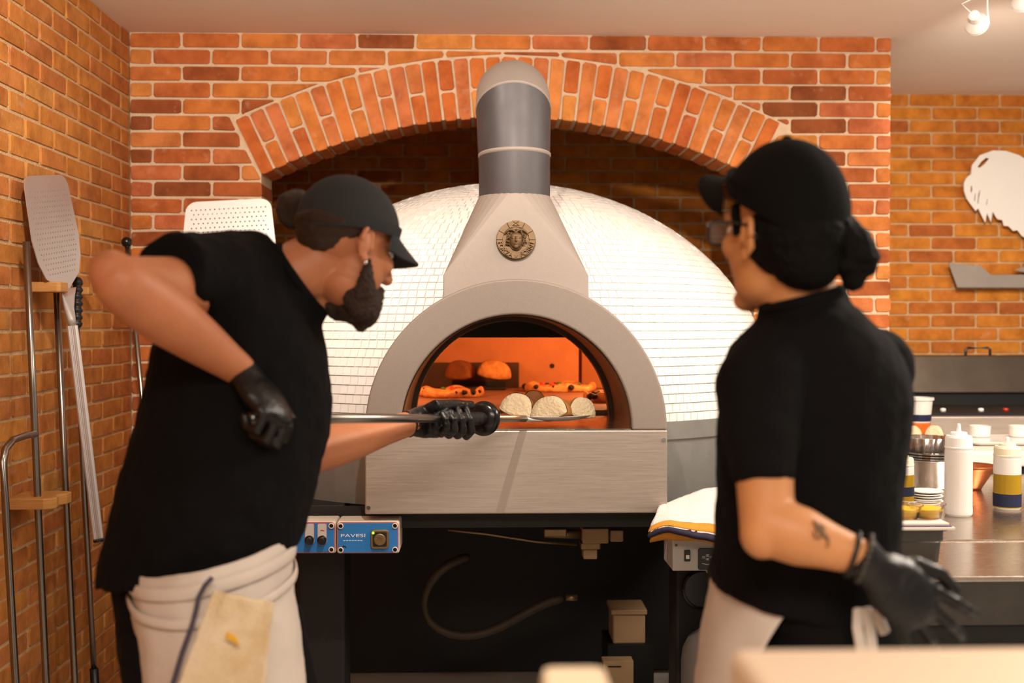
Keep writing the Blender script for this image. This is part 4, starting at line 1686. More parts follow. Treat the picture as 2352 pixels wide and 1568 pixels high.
MB().lathe([(rr_ * .96, 0), (rr_, .01), (rr_, zt_ - .10), (rr_ * .96, zt_ - .065), (rr_ * .82, zt_ - .03), (rr_ * .55, zt_ - .008), (.002, zt_)], (cp.x + .03, 3.42, 0), 40, cap1=False).build('shell', M['can_grey'], cn, smooth=True)
MB().lathe([(rr_ + .003, 0), (rr_ + .003, .03)], (cp.x + .03, 3.42, .0), 40).build('foot_ring', M['black_metal'], cn, smooth=False)
# ------------------------------------------------------------------ counters at the right
TZ = 0.92
yA, yB2 = G(2250, 1324, TZ).y, G(2250, 1243, TZ).y
xA = W(1985, 1300, yA).x
tb = thing('steel_table', (xA + .8, (yA + yB2) / 2, 0), 'front stainless worktable holding the dark steel pan', 'table')
top = MB().box(xA, 3.4, yA, yB2 - .004, TZ - .012, TZ).build('table_top', M['steel_top'], tb, bevel=.003)
MB().box(xA + .01, 3.39, yA + .012, yA + .03, TZ - .11, TZ - .012).build('apron_rail', M['steel_dark'], tb)
MB().box(xA + .02, 3.38, yA + .03, yB2 - .03, .12, TZ - .11).build('cabinet_body', M['black_metal'], tb)
for xx in (xA + .06, 3.34):
    for yy in (yA + .06, yB2 - .06):
        MB().tube([(xx, yy, 0), (xx, yy, .14)], .022, 14).build('leg', M['rod'], tb, smooth=True)
tb2 = thing('steel_table', (xA + .8, (yB2 + 4.1) / 2, 0), 'rear stainless worktable with the squeeze bottles and plates', 'table')
mb = MB()
tp_ = [(xA, yB2 + .002), (3.4, yB2 + .002), (3.4, 4.12), (1.16, 4.12), (1.16, 3.8), (.98, 3.5), (xA, 3.1)]
mb.loft([[Vector((x, y, z)) for x, y in tp_] for z in (TZ - .035, TZ + .004)])
mb.build('table_top', M['steel_top'], tb2, bevel=.003)
MB().box(1.2, 3.38, yB2 + .03, 4.1, .12, TZ - .035).build('cabinet_body', M['black_metal'], tb2)
for xx in (1.24, 3.34):
    for yy in (yB2 + .08, 4.05):
        MB().tube([(xx, yy, 0), (xx, yy, .14)], .022, 14).build('leg', M['rod'], tb2, smooth=True)
T2 = TZ + .004

# refrigerated prep unit with raised lid
PZ = 1.0
yP0, yP1 = 4.18, 4.82
xP = XR + .02
pu_ = thing('prep_unit', (xP + .8, 4.8, 0), 'prep refrigerator with white board ledge and raised steel lid at the far wall', 'prep table')
MB().box(xP, 3.6, 4.2, 5.45, .1, PZ - .062).build('body', M['steel_dark'], pu_, bevel=.004)
MB().box(xP, 3.6, yP0, yP1, PZ - .06, PZ).build('cutting_board', M['board_white'], pu_, bevel=.01, seg=3)
zr = W(2250, 955, 4.86).z
MB().box(xP, 3.6, yP1, 5.42, PZ - .062, zr).build('pan_rail', M['steel'], pu_, bevel=.004)
MB().box(xP + .03, 3.57, 4.88, 5.36, zr, zr + .012).build('well_rim', M['black_metal'], pu_)
l0, l1 = W(2100, 902, 5.40), W(2100, 816, 5.48)
mx = Matrix.Identity(4)
lid = MB()
lid.add([(xP, l0.y, l0.z), (3.6, l0.y, l0.z), (3.6, l1.y, l1.z), (xP, l1.y, l1.z), (xP, l0.y + .03, l0.z), (3.6, l0.y + .03, l0.z), (3.6, l1.y + .03, l1.z), (xP, l1.y + .03, l1.z)],
        [(0, 1, 2, 3), (7, 6, 5, 4), (0, 4, 5, 1), (1, 5, 6, 2), (2, 6, 7, 3), (3, 7, 4, 0)])
lid = lid.build('lid', M['lid_steel'], pu_, bevel=.006)
h0, h1 = W(2218, 810, 5.49), W(2274, 810, 5.49)
zt_ = W(2245, 799, 5.49).z
MB().tube([h0 - Vector((0, 0, .03)), (h0.x, h0.y, zt_ - .006), (h0.x + .012, h0.y, zt_), (h1.x - .012, h1.y, zt_), (h1.x, h1.y, zt_ - .006), h1 - Vector((0, 0, .03))], .007, 10).build('handle', M['steel_dark'], lid, smooth=True)
MB().box(xP, 3.6, 5.42, 5.5, PZ - .06, l0.z + .01).build('hinge_cover', M['black_metal'], pu_)
for xx in (xP + .08, 3.5):
    for yy in (4.3, 5.3):
        MB().tube([(xx, yy, 0), (xx, yy, .12)], .025, 12).build('caster_leg', M['black_metal'], pu_, smooth=True)
for i, (px, m) in enumerate(((2166, 'cap_white'), (2253, 'cap_white'), (2310, 'tomato'))):
    c = W(px, 945, 4.95)
    k = thing('bottle_cap', (c.x, 4.95, zr + .012), ['round pale lid in the prep well left of the middle', 'round pale lid in the prep well near the right', 'small red lid in the prep well at the far right'][i], 'lid', 'lids in the prep well')
    MB().lathe([(.012, 0), (.012, .012), (.009, .015), (.001, .016)], (c.x, 4.95, zr + .012), 16, cap1=False).build('cap', M[m], k, smooth=True)


def lathe_thing(name, loc, label, cat, group=None):
    return thing(name, loc, label, cat, group)


def bottle(px, py, zt, wpx, htop, label, kind, fill=None, tape=None):
    """squeeze bottle standing at the pixel's spot on a surface of height zt"""
    c = G(px, py, zt)
    s = c.y / FPX
    r = wpx * s / 2
    H = htop * s                       # whole height incl. tip
    t = thing('squeeze_bottle', c, label, 'bottle', 'squeeze bottles on the worktable')
    hb, hc = H * .74, H * .87
    n = 36
    MB().lathe([(r * .9, 0), (r, .006), (r, hb * .94), (r * .97, hb * .985), (r * .86, hb)], c, n).build('bottle_body', M['plastic_clear'], t, smooth=False, bevel=0.0)
    if fill:
        MB().lathe([(r * .9, .002), (r * 1.012, .007), (r * 1.012, hb * fill), (r * .9, hb * fill + .001)], c, n).build('liquid', M['oil'] if kind == 'oil' else M['plastic_clear'], t)
    if tape:
        z0_, z1_ = hb * tape[0], hb * tape[1]
        MB().lathe([(r * 1.02, z0_), (r * 1.025, z0_ + .001), (r * 1.025, z1_ - .001), (r * 1.02, z1_)], c, n).build('tape_band', M['tape'], t)
    m = M['cap_white'] if kind != 'oil' else M['cap_cream']
    cp = MB().lathe([(r * 1.0, hb - .002), (r * 1.02, hb + .002), (r * .98, hb + .004), (r * .97, hc - .006), (r * .9, hc), (r * .62, hc + .001), (r * .6, hc + H * .035), (r * .5, hc + H * .04)], c, n).build('cap', m, t)
    MB().lathe([(r * .2, hc + H * .036), (r * .13, H * .985), (r * .08, H)], c, 16).build('nozzle', M['cap_white'], cp, smooth=True)
    return t


bottle(2201, 1183, T2, 62, 214, 'clear squeeze bottle with white cap, tallest on the worktable', 'clear', .11)
bottle(2313, 1168, T2, 61, 168, 'squeeze bottle of yellow oil with blue tape at the right edge', 'oil', .66, (.06, .30))
bottle(2068, 1163, T2, 60, 132, 'squeeze bottle of yellow oil with blue tape beside the second cook', 'oil', .78, (.28, .5))

# stack of small white plates
pc_ = G(2125, 1160, T2)
s = pc_.y / FPX
for k in range(6):
    zz = T2 + k * .0075
    t = thing('plate', (pc_.x, pc_.y, zz), ['white saucer at the bottom of the stack by the clear bottle', 'second white saucer from the bottom of the stack', 'third white saucer from the bottom of the stack',
              'fourth white saucer from the bottom of the stack', 'fifth white saucer from the bottom of the stack', 'topmost white saucer of the stack by the clear bottle'][k], 'plate', 'stacked white saucers')
    o = MB().lathe([(.028, 0), (.03, .002), (.05, .006), (.0505, .009), (.046, .0085), (.026, .0055), (.001, .005)], (pc_.x + (.002 if k % 2 else -.002), pc_.y, zz), 36, cap1=False).build('dish', M['porcelain'], t, smooth=True)
# pot with lids
pp_ = G(2140, 1118, T2)
sp = pp_.y / FPX
pr = 62 * sp
t = thing('steel_pot', (pp_.x, pp_.y, T2), 'round polished steel pot behind the stack of saucers', 'pot')
ph = 62 * sp
MB().lathe([(pr * .92, 0), (pr, .01), (pr, ph), (pr * 1.04, ph + .003), (pr * 1.04, ph + .006), (pr * .97, ph + .006), (pr * .95, ph), (pr * .93, .015), (.001, .012)], (pp_.x, pp_.y, T2), 44, cap1=False).build('pot_body', M['steel_smooth'], t, smooth=True)
for k in range(3):
    zz = T2 + ph + .0075 + k * .0085
    q_ = thing('pan_lid', (pp_.x, pp_.y, zz), ['lowest flat steel lid stacked on the pot', 'middle flat steel lid stacked on the pot', 'top flat steel lid stacked on the pot'][k], 'lid', 'steel lids on the pot')
    MB().lathe([(pr * .9, 0), (pr * 1.02, .001), (pr * 1.02, .006), (pr * .9, .0075), (.001, .0075)], (pp_.x, pp_.y, zz), 44, cap1=False).build('disc', M['steel_smooth'], q_, smooth=False)
# fluted steel moulds on the lids
fz = T2 + ph + .0075 + 3 * .0085
q_ = thing('fluted_mould', (pp_.x - .02, pp_.y, fz), 'shiny fluted steel mould stacked on the pot lids', 'mould')
n_ = 64
rings = []
for r_, h_ in ((.062, .0), (.078, .045), (.080, .047), (.076, .046), (.060, .004)):
    rings.append([Vector((pp_.x - .025 + r_ * (1 + .045 * cos(16 * 2 * pi * j / n_)) * cos(2 * pi * j / n_), pp_.y + r_ * (1 + .045 * cos(16 * 2 * pi * j / n_)) * sin(2 * pi * j / n_), fz + h_)) for j in range(n_)])
MB().loft(rings).build('fluted_shell', M['steel_smooth'], q_, smooth=True)
# copper pan
cc_ = G(2222, 1128, T2)
t = thing('copper_pan', (cc_.x + .035, cc_.y + .05, T2), 'shallow copper bowl behind the clear squeeze bottle', 'pan')
zc = W(2222, 1068, cc_.y + .05).z
MB().lathe([(.035, 0), (.04, .01), (.075, zc - T2 - .012), (.085, zc - T2), (.083, zc - T2 + .002), (.07, zc - T2 - .008), (.034, .012), (.001, .010)], (cc_.x + .03, cc_.y + .05, T2), 40, cap1=False).build('bowl', M['copper'], t, smooth=True)

# dark steel pan with a board and sauce tubs on it
a_ = G(2168, 1305, TZ)
b_ = G(1990, 1305, TZ)
zt_ = W(2170, 1216, a_.y).z
ib = thing('gastro_pan', ((a_.x + b_.x) / 2, a_.y + .09, TZ), 'deep dull steel pan on the front worktable behind the second cook', 'pan')
mb = MB()
def rr_ring(x0_, x1_, y0_, y1_, z_, r_):
    return [Vector(((x0_ + x1_) / 2 + p[0], (y0_ + y1_) / 2 + p[1], z_)) for p in rrect(x1_ - x0_, y1_ - y0_, r_, 5)]
xa_, xb_, ya_, yb_ = b_.x, a_.x, a_.y, a_.y + .19
mb.loft([rr_ring(xa_ + .012, xb_ - .012, ya_ + .012, yb_ - .012, TZ, .02), rr_ring(xa_ + .002, xb_ - .004, ya_ + .004, yb_ - .004, TZ + .012, .022), rr_ring(xa_, xb_, ya_, yb_, zt_ - .03, .022),
         rr_ring(xa_ - .004, xb_ + .004, ya_ - .004, yb_ + .004, zt_ - .026, .024), rr_ring(xa_ - .004, xb_ + .004, ya_ - .004, yb_ + .004, zt_ - .004, .024),
         rr_ring(xa_ - .012, xb_ + .012, ya_ - .012, yb_ + .012, zt_ - .002, .026), rr_ring(xa_ - .012, xb_ + .012, ya_ - .012, yb_ + .012, zt_, .026), rr_ring(xa_, xb_, ya_, yb_, zt_, .02), rr_ring(xa_ + .005, xb_ - .005, ya_ + .005, yb_ - .005, TZ + .02, .02)])
mb.build('pan_shell', M['steel_dark'], ib, smooth=False)
wb = thing('cutting_board', (xb_ - .08, ya_ + .09, zt_), 'thin white board lying across the dull steel pan', 'cutting board')
zb_ = zt_ + .001
MB().box(xa_ - .01, xb_ + .02, ya_ - .015, yb_ + .02, zb_, zb_ + .007).build('board', M['board_white'], wb, bevel=.002)
MB().box(xa_ - .01, xb_ + .014, ya_ - .012, yb_ + .015, zb_ + .0072, zb_ + .0088).build('purple_edge', mat('purple_edge_trim', rgb(96, 60, 130), .5), wb)
MB().box(xa_ - .01, xb_ + .008, ya_ - .010, yb_ + .012, zb_ + .009, zb_ + .016).build('board', M['board_white'], wb, bevel=.002)
zs = zb_ + .016
for (px, tilt, lab) in ((2076, 6, 'clear tub of yellow sauce at the left on the white board'), (2130, -10, 'clear tub of yellow sauce at the right on the white board')):
    c = W(px, 1196, ya_ + .06)
    c.z = zs + .001
    t = thing('sauce_tub', c, lab, 'tub', 'sauce tubs on the board')
    mxx = Matrix.Translation(c) @ Matrix.Rotation(radians(tilt * .3), 4, 'Y')
    MB().lathe([(.030, 0), (.0405, .030), (.043, .0302), (.043, .032), (.0395, .0315), (.0295, .0015), (.001, .0015)], (0, 0, 0), 28, cap1=False).xf(mxx).build('tub_shell', M['clear_cup'], t, smooth=True)
    MB().lathe([(.0292, .002), (.0365, .022), (.035, .023), (.001, .0235)], (0, 0, 0), 28, cap1=False).xf(mxx).build('sauce', M['yellow_food'], t, smooth=True)

# on the ledge of the prep unit: plate with bread and a deli cup, ramekins
q0 = G(2125, 1010, PZ)
t = thing('steel_plate', (q0.x, q0.y, PZ), 'round steel plate with bread slices on the white ledge', 'plate')
MB().lathe([(.09, 0), (.1, .002), (.125, .012), (.127, .014), (.10, .006), (.001, .005)], (q0.x, q0.y, PZ + .001), 40, cap1=False).build('dish', M['steel_smooth'], t, smooth=True)
half_loaf('bread_slice', Vector((q0.x - .045, q0.y - .02, PZ + .008)), .07, .055, .05, radians(20), radians(-10), 'golden bread piece at the left on the steel plate', roll=radians(-18))
half_loaf('bread_slice', Vector((q0.x + .025, q0.y - .03, PZ + .008)), .075, .055, .05, radians(-30), radians(-10), 'pale bread piece at the right on the steel plate')
dcx = W(2120, 950, q0.y + .03)
t = thing('deli_cup', (dcx.x, q0.y + .075, PZ + .008), 'clear plastic cup with blue tape and orange fruit on the steel plate', 'cup')
dz0, dz1 = PZ + .008, W(2120, 912, q0.y + .075).z
hh = dz1 - dz0
cc3 = (dcx.x, q0.y + .075, dz0)
MB().lathe([(.040, 0), (.0545, hh * .93), (.060, hh * .935), (.060, hh), (.055, hh), (.053, hh * .92), (.039, .003), (.001, .003)], cc3, 32, cap1=False).build('cup_wall', M['plastic_clear'], t, smooth=False)
MB().lathe([(.0477, hh * .40), (.0483, hh * .41), (.0510, hh * .56), (.0504, hh * .57)], cc3, 32, cap0=False, cap1=False).build('tape_band', M['tape'], t)
MB().lathe([(.0412, hh * .06), (.0468, hh * .36), (.001, hh * .37)], cc3, 32, cap1=False).build('fruit', M['orange_food'], t, smooth=False)
for (px, lab) in ((2250, 'white ramekin on the long plate left of the oil bottle'), (2342, 'white ramekin at the right end of the ledge')):
    c = G(px, 1012, PZ)
    c.z = PZ + .017
    t = thing('ramekin', c, lab, 'ramekin', 'white ramekins')
    MB().lathe([(.036, 0), (.04, .003), (.0425, .042), (.0425, .045), (.039, .045), (.036, .006), (.001, .005)], c, 32, cap1=False).build('cup', M['porcelain'], t, smooth=False)
c = G(2310, 1018, PZ)
t = thing('serving_plate', (c.x, c.y, PZ), 'long white serving plate under the ramekins', 'plate')
MB().loft([rr_ring(c.x - .16, c.x + .3, c.y - .09, c.y + .12, PZ + .001, .03), rr_ring(c.x - .185, c.x + .325, c.y - .115, c.y + .145, PZ + .014, .04), rr_ring(c.x - .185, c.x + .325, c.y - .115, c.y + .145, PZ + .017, .04), rr_ring(c.x - .15, c.x + .29, c.y - .08, c.y + .11, PZ + .016, .03)]).build('dish', M['porcelain'], t, smooth=False)

# ------------------------------------------------------------------ rooster weather vane on the far wall
YV = YB - .05
def vp_(px, py):
    p = W(px, py, YV)
    return (p.x, p.z)
wv = thing('weather_vane', (W(2352, 600, YV).x, YV, W(2352, 640, YV).z), 'white rooster cutout above a grey arrow on the far brick wall', 'wall art')
body = [(2232, 380), (2250, 357), (2280, 346), (2310, 347), (2340, 357), (2372, 376), (2400, 400), (2440, 410), (2476, 380), (2490, 330), (2505, 300), (2530, 300), (2545, 330), (2560, 345), (2545, 360), (2540, 420), (2520, 480), (2480, 540), (2430, 562), (2380, 558), (2346, 541),
        (2336, 528), (2326, 530), (2316, 519), (2305, 518), (2302, 505), (2290, 503), (2279, 485), (2275, 509), (2266, 488), (2262, 510), (2254, 494), (2246, 478), (2240, 484), (2230, 470), (2220, 456), (2214, 438), (2214, 420), (2220, 408), (2230, 400)]
holes = [[(2244, 384), (2252, 372), (2264, 362), (2272, 364), (2262, 376), (2250, 386)],
         [(2228, 440), (2229, 428), (2232, 426), (2233, 436), (2230, 446)],
         [(2264, 468), (2266, 456), (2268, 456), (2267, 468), (2264, 478)],
         [(2244, 466), (2246, 446), (2250, 434), (2251, 440), (2248, 456), (2247, 470)],
         [(2236, 460), (2238, 446), (2241, 440), (2240, 452), (2239, 464)]]
idm = frame((0, YV, 0), (1, 0, 0), (0, 0, 1), (0, -1, 0))
flat('rooster_cutout', [vp_(*p) for p in body], [[vp_(*p) for p in h] for h in holes], .008, M['rooster'], idm, wv, bevel=.001)
# feet and arrow
flat('feet', [vp_(*p) for p in [(2372, 556), (2352, 612), (2330, 620), (2355, 626), (2450, 626), (2420, 612), (2440, 556), (2425, 556), (2405, 606), (2372, 606), (2390, 556)]], [], .006, M['zinc'], idm, wv)
flat('arrow', [vp_(*p) for p in [(2176, 604), (2250, 611), (2272, 631), (2560, 631), (2560, 612), (2640, 645), (2560, 680), (2560, 661), (2196, 660)]], [], .008, M['zinc'], idm @ Matrix.Translation((0, 0, .012)), wv)
for px in (2260, 2480):
    p = W(px, 645, YV)
    MB().tube([(p.x, YV + .0, p.z), (p.x, YB - .004, p.z)], .006, 10).build('stand_off', M['black_metal'], wv, smooth=True)
p = W(2420, 470, YV)
MB().tube([(p.x, YV + .0, p.z), (p.x, YB - .004, p.z)], .006, 10).build('stand_off', M['black_metal'], wv, smooth=True)

# ------------------------------------------------------------------ track spots at the upper right
def track_lamp(pxh, pyh, Y, target, label, power, arm_px):
    c = W(pxh, pyh, Y)
    t = thing('spot_light', (c.x, c.y, CE), label, 'spot light', 'white track spots')
    d = (Vector(target) - c).normalized()
    q = d.to_track_quat('Z', 'Y').to_matrix().to_4x4()
    mxx = Matrix.Translation(c) @ q
    MB().lathe([(.012, -.075), (.018, -.07), (.019, -.035), (.024, -.028), (.038, -.006), (.040, .006), (.037, .008), (.034, -.002), (.020, -.02), (.001, -.02)], (0, 0, 0), 28, cap1=False).xf(mxx).build('lamp_head', M['lamp_white'], t, smooth=False)
    MB().lathe([(.033, -.001), (.030, .003), (.001, .004)], (0, 0, 0), 24, cap1=False).xf(mxx).build('lamp_lens', M['lamp_glow'], t, smooth=True)
    a = W(arm_px[0], arm_px[1], Y)
    MB().tube([c + d * .0 + RT * .042, a, Vector((a.x, a.y, CE - .002))], .0035, 8).build('arm', M['lamp_white'], t, smooth=True)
    MB().tube([c - d * .07, W(pxh - 35, pyh - 45, Y), W(pxh - 15, pyh - 55, Y), Vector((a.x - .01, a.y, CE - .01))], .0028, 8).build('cable', M['lamp_white'], t, smooth=True)
    MB().lathe([(.03, -.018), (.03, 0)], (a.x, a.y, CE - .001), 20).build('ceiling_mount', M['lamp_white'], t)
    spot('track_spot_beam', c + d * .02, target, power, 70, .8)
    return t


track_lamp(2243, 55, 3.8, W(2330, 440, YV) + Vector((.1, 0, -.1)), 'white track spot hanging from the ceiling, fully in view', 60, (2268, 20))
track_lamp(2352, 5, 3.7, W(2500, 700, 5.0), 'white track spot at the upper right corner, cut by the frame', 40, (2380, -20))

# ------------------------------------------------------------------ blurred things close to the camera
yF = 1.0
zF = W(2000, 1482, yF).z
xF = W(1672, 1500, yF).x
ps_ = thing('pass_shelf', (xF + .4, .7, 0), 'pale steel serving shelf, blurred, across the lower right corner', 'shelf')
MB().box(xF, xF + 1.3, .45, yF, zF - .05, zF).build('shelf_top', M['steel_pass'], ps_, bevel=.012, seg=3)
for xx in (xF + .12, xF + 1.2):
    for yy in (.52, .93):
        MB().tube([(xx, yy, 0), (xx, yy, zF - .05)], .018, 12).build('post', M['steel_pass'], ps_, smooth=True)
fc_ = W(1315, 1560, .95)
ft = W(1315, 1527, .95).z
fb = thing('plastic_tub', (fc_.x, .9, ft - .2), 'blurred ivory plastic container at the bottom edge, nearest the camera', 'container')
wv_ = 148 * .95 / FPX
MB().loft([rr_ring(fc_.x - wv_ * .62, fc_.x + wv_ * .62, .85, .95, ft - .2, .012), rr_ring(fc_.x - wv_ * .5, fc_.x + wv_ * .5, .85, .95, ft - .008, .012), rr_ring(fc_.x - wv_ * .46, fc_.x + wv_ * .46, .855, .945, ft, .010)]).build('tub_body', M['cream_plastic_fg'], fb)
MB().box(fc_.x - wv_ * .5, fc_.x + wv_ * .5, .85, .95, ft - .03, ft - .026).build('rim_line', M['cream_plastic_fg'], fb)
fcn = thing('front_counter', (fc_.x, .9, 0), 'steel counter below the frame carrying the ivory container', 'counter')
MB().box(fc_.x - .5, fc_.x + .1, .7, 1.15, ft - .24, ft - .2).build('counter_top', M['steel_pass'], fcn, bevel=.004)
for xx in (fc_.x - .45, fc_.x + .06):
    for yy in (.75, 1.1):
        MB().tube([(xx, yy, 0), (xx, yy, ft - .24)], .018, 12).build('leg', M['steel_pass'], fcn, smooth=True)
# ------------------------------------------------------------------ people
def ray_y_on_shaft(px):
    lo, hi = PA.y, PB.y
    best = None
    for i in range(401):
        p = PA.lerp(PB, i / 400)
        d = p - CAM
        q = d.dot(RT) / d.dot(FW) * FPX + 1176
        if best is None or abs(q - px) < best[0]:
            best = (abs(q - px), p.y)
    return best[1]


def pair_loft(mb, pairs, n=40, sup=2.0):
    """rings given by the left and right outline points (px, py), depth of the middle and half depth"""
    rings = []
    for (lx, ly, rx, ry, Yc, b) in pairs:
        L_, R_ = W(lx, ly, Yc), W(rx, ry, Yc)
        c = (L_ + R_) / 2
        u = (R_ - L_) / 2
        ring = []
        for j in range(n):
            a = 2 * pi * j / n
            ca, sa = cos(a), sin(a)
            if sup != 2.0:
                ca = math.copysign(abs(ca) ** (2 / sup), ca)
                sa = math.copysign(abs(sa) ** (2 / sup), sa)
            ring.append(c + u * ca + Vector((0, 1, 0)) * (b * sa))
        rings.append(ring)
    mb.loft(rings)
    return mb


def head_mesh(H):
    """skull, face, jaw, nose, lips, ears in local axes x forward, y left, z up"""
    h = MB()
    h.ell((-.012, 0, .04), (.098, .077, .088))
    h.ell((.035, 0, -.02), (.064, .062, .09))
    h.ell((.03, 0, -.075), (.058, .054, .04))
    h.ell((.078, 0, -.102), (.024, .026, .02))
    h.ell((.078, 0, .035), (.026, .055, .02))            # brow
    h.tube([(.093, 0, .028), (.106, 0, .0), (.118, 0, -.024)], [.008, .0105, .013], 10, ends=True)
    for s in (-1, 1):
        h.ell((.104, s * .010, -.028), (.010, .009, .008), nu=10, nv=8)
        h.ell((.066, s * .038, -.014), (.028, .024, .026), nu=12, nv=8)
    h.ell((.093, 0, -.058), (.013, .023, .0065), nu=12, nv=8)
    h.ell((.091, 0, -.070), (.013, .021, .007), nu=12, nv=8)
    h.xf(H)
    return h


def ears(H, m, parent):
    for s in (-1, 1):
        e = MB()
        pts = []
        for i in range(15):
            a = radians(-70 + 250 * i / 14)
            pts.append(Vector((-.012 - .017 * cos(a) * .9 + .004, s * (.0775 + .009 * max(0, cos(a))), -.006 + .03 * sin(a))))
        e.tube(pts, [.0035 + .0018 * sin(pi * i / 14) for i in range(15)], 8, ends=True)
        e.ell((-.008, s * .0745, -.006), (.016, .006, .027), nu=12, nv=10)
        e.ell((.000, s * .0775, -.034), (.008, .005, .009), nu=10, nv=8)
        e.ell((.008, s * .0765, -.008), (.006, .005, .009), nu=10, nv=8)
        e.xf(H)
        e.build('ear', m, parent, smooth=True, remesh=.0022, sm=2)


def cap_shell(H, m, parent, rad=(.108, .088, .104), c=(-.006, 0, .036), edge=(.012, .22), brim_down=.42, brim_len=.072, th=.003, droop=1.0):
    mb = MB()
    nu, nv = 48, 20
    rings = []
    for i in range(nv + 1):
        t = i / nv
        ring = []
        for j in range(nu):
            b = 2 * pi * j / nu
            # lower edge height for this direction
            ex = c[0] + rad[0] * cos(b)
            ez = edge[0] + edge[1] * ex - c[2]
            a0 = math.asin(max(-.95, min(.95, ez / rad[2])))
            a = a0 + (radians(89) - a0) * t
            seam = 1 - .008 * max(0, 1 - abs(((b / (pi / 3)) % 1) - .0) * 14) if t > .02 else 1.0
            ring.append(Vector((c[0] + rad[0] * cos(a) * cos(b) * seam, c[1] + rad[1] * cos(a) * sin(b) * seam, c[2] + rad[2] * sin(a) * seam)))
        rings.append(ring)
    base = rings[0]
    inner = [[Vector(c) + (p - Vector(c)) * (1 - th / .1) for p in r] for r in rings]
    allr = list(reversed(inner)) + rings
    mb.loft(allr, True, True)
    mb.xf(H)
    cap = mb.build('cap', m, parent, smooth=True)
    # band, button
    bd = MB()
    bd.loft([[p + Vector((0, 0, -.002)) for p in base], [Vector(c) + (p - Vector(c)) * 1.012 for p in base], [Vector(c) + (p - Vector(c)) * 1.012 + Vector((0, 0, .022)) for p in base]], False, False)
    bd.xf(H)
    bd.build('cap_band', m, cap, smooth=True)
    MB().ell((c[0], 0, c[2] + rad[2] + .001), (.008, .008, .005), nu=14, nv=8).xf(H).build('button', m, cap, smooth=True)
    # brim
    br = MB()
    nr, nb = 8, 24
    top = []
    for k in range(nr + 1):
        v = k / nr
        row = []
        for j in range(nb + 1):
            b = radians(-62 + 124 * j / nb)
            ex = c[0] + rad[0] * cos(b)
            ey = c[1] + rad[1] * sin(b)
            ez = edge[0] + edge[1] * ex + .004
            reach = brim_len * (cos(radians(90 * (2 * j / nb - 1))) ** .55 if abs(2 * j / nb - 1) < 1 else 0)
            x = ex * (1 - .01) + reach * v
            z = ez - brim_down * reach * v - 9.0 * (ey ** 2) * v * .6 * droop
            row.append(Vector((x, ey * (1 + .02 * v), z)))
        top.append(row)
    vs = [p for r in top for p in r] + [p - Vector((0, 0, .005)) for r in top for p in r]
    N_ = (nr + 1) * (nb + 1)
    fs = []
    for k in range(nr):
        for j in range(nb):
            q = (k * (nb + 1) + j, (k + 1) * (nb + 1) + j, (k + 1) * (nb + 1) + j + 1, k * (nb + 1) + j + 1)
            fs.append(q)
            fs.append(tuple(N_ + t for t in reversed(q)))
    for j in range(nb):
        a_ = nr * (nb + 1) + j
        fs.append((a_, N_ + a_, N_ + a_ + 1, a_ + 1))
        fs.append((j + 1, N_ + j + 1, N_ + j, j))
    br.add(vs, fs)
    br.xf(H)
    br.build('brim', m, cap, smooth=True)
    return cap


def head_frame(c, yaw_dir, pitch, roll=0.0, s=1.0):
    f = Vector(yaw_dir).normalized()
    f = Vector((f.x * cos(pitch), f.y * cos(pitch), -sin(pitch)))
    left = Vector((0, 0, 1)).cross(f).normalized()
    up = f.cross(left).normalized()
    if roll:
        q = Quaternion(f, roll)
        left = q @ left
        up = q @ up
    return frame(c, f, left, up) @ Matrix.Scale(s, 4)


def finger(mb, pts, r):
    pts = [Vector(p) for p in pts]
    # subdivide for a soft bend
    out, rr = [], []
    m = len(pts)
    for i in range(m - 1):
        for k in range(3):
            t = k / 3
            out.append(pts[i].lerp(pts[i + 1], t))
    out.append(pts[-1])
    for i in range(len(out)):
        t = i / (len(out) - 1)
        joint = .06 * cos(2 * pi * t * (m - 1))
        rr.append(r * (1.1 - .28 * t + joint))
    mb.tube(out, rr, 12, ends=True)


def grip_hand(mb, wrist, f, n, s, curls, spread=(6, 1, -4, -9), sc=1.0, thumb=None, cuff=.05):
    """palm, four separately bent fingers and a thumb; n = back of the hand, s = thumb side"""
    f, n, s = f.normalized(), n.normalized(), s.normalized()
    mxp = frame((0, 0, 0), f, s, n)
    mb.ell(wrist + f * .052 * sc, (.056 * sc, .043 * sc, .021 * sc), mxp)
    mb.ell(wrist + f * .078 * sc, (.022 * sc, .044 * sc, .015 * sc), mxp)
    mb.ell(wrist + f * .035 * sc + s * .024 * sc - n * .008 * sc, (.034 * sc, .018 * sc, .016 * sc), mxp)
    mb.tube([wrist - f * cuff, wrist - f * cuff * .5, wrist, wrist + f * .03 * sc], [(.034 * sc, .034 * sc), (.031 * sc, .029 * sc), (.029 * sc, .024 * sc), (.036 * sc, .02 * sc)], 16, up=s, ends=False)
    bl = ((.029, .090, .072, .0092), (.0095, .096, .080, .0095), (-.011, .092, .074, .0090), (-.030, .083, .058, .0080))
    for k, (ls, lf, ln_, r) in enumerate(bl):
        p = wrist + s * ls * sc + f * (lf - .015) * sc
        d = f.copy()
        q = Quaternion(n, radians(spread[k]) * (1 if s.cross(f).dot(n) < 0 else -1))
        d = q @ d
        ax = d.cross(n).normalized()
        pts = [p, p + d * .018 * sc]
        for c_, frac in zip(curls[k], (.45, .31, .24)):
            d = Quaternion(ax, radians(-c_)) @ d
            pts.append(pts[-1] + d * ln_ * frac * sc)
        finger(mb, pts, r * sc)
    if thumb:
        base = wrist + f * .02 * sc + s * .024 * sc - n * .006 * sc
        finger(mb, [base] + [base + (f * a + s * b + n * c_) * sc for a, b, c_ in thumb], .0115 * sc)


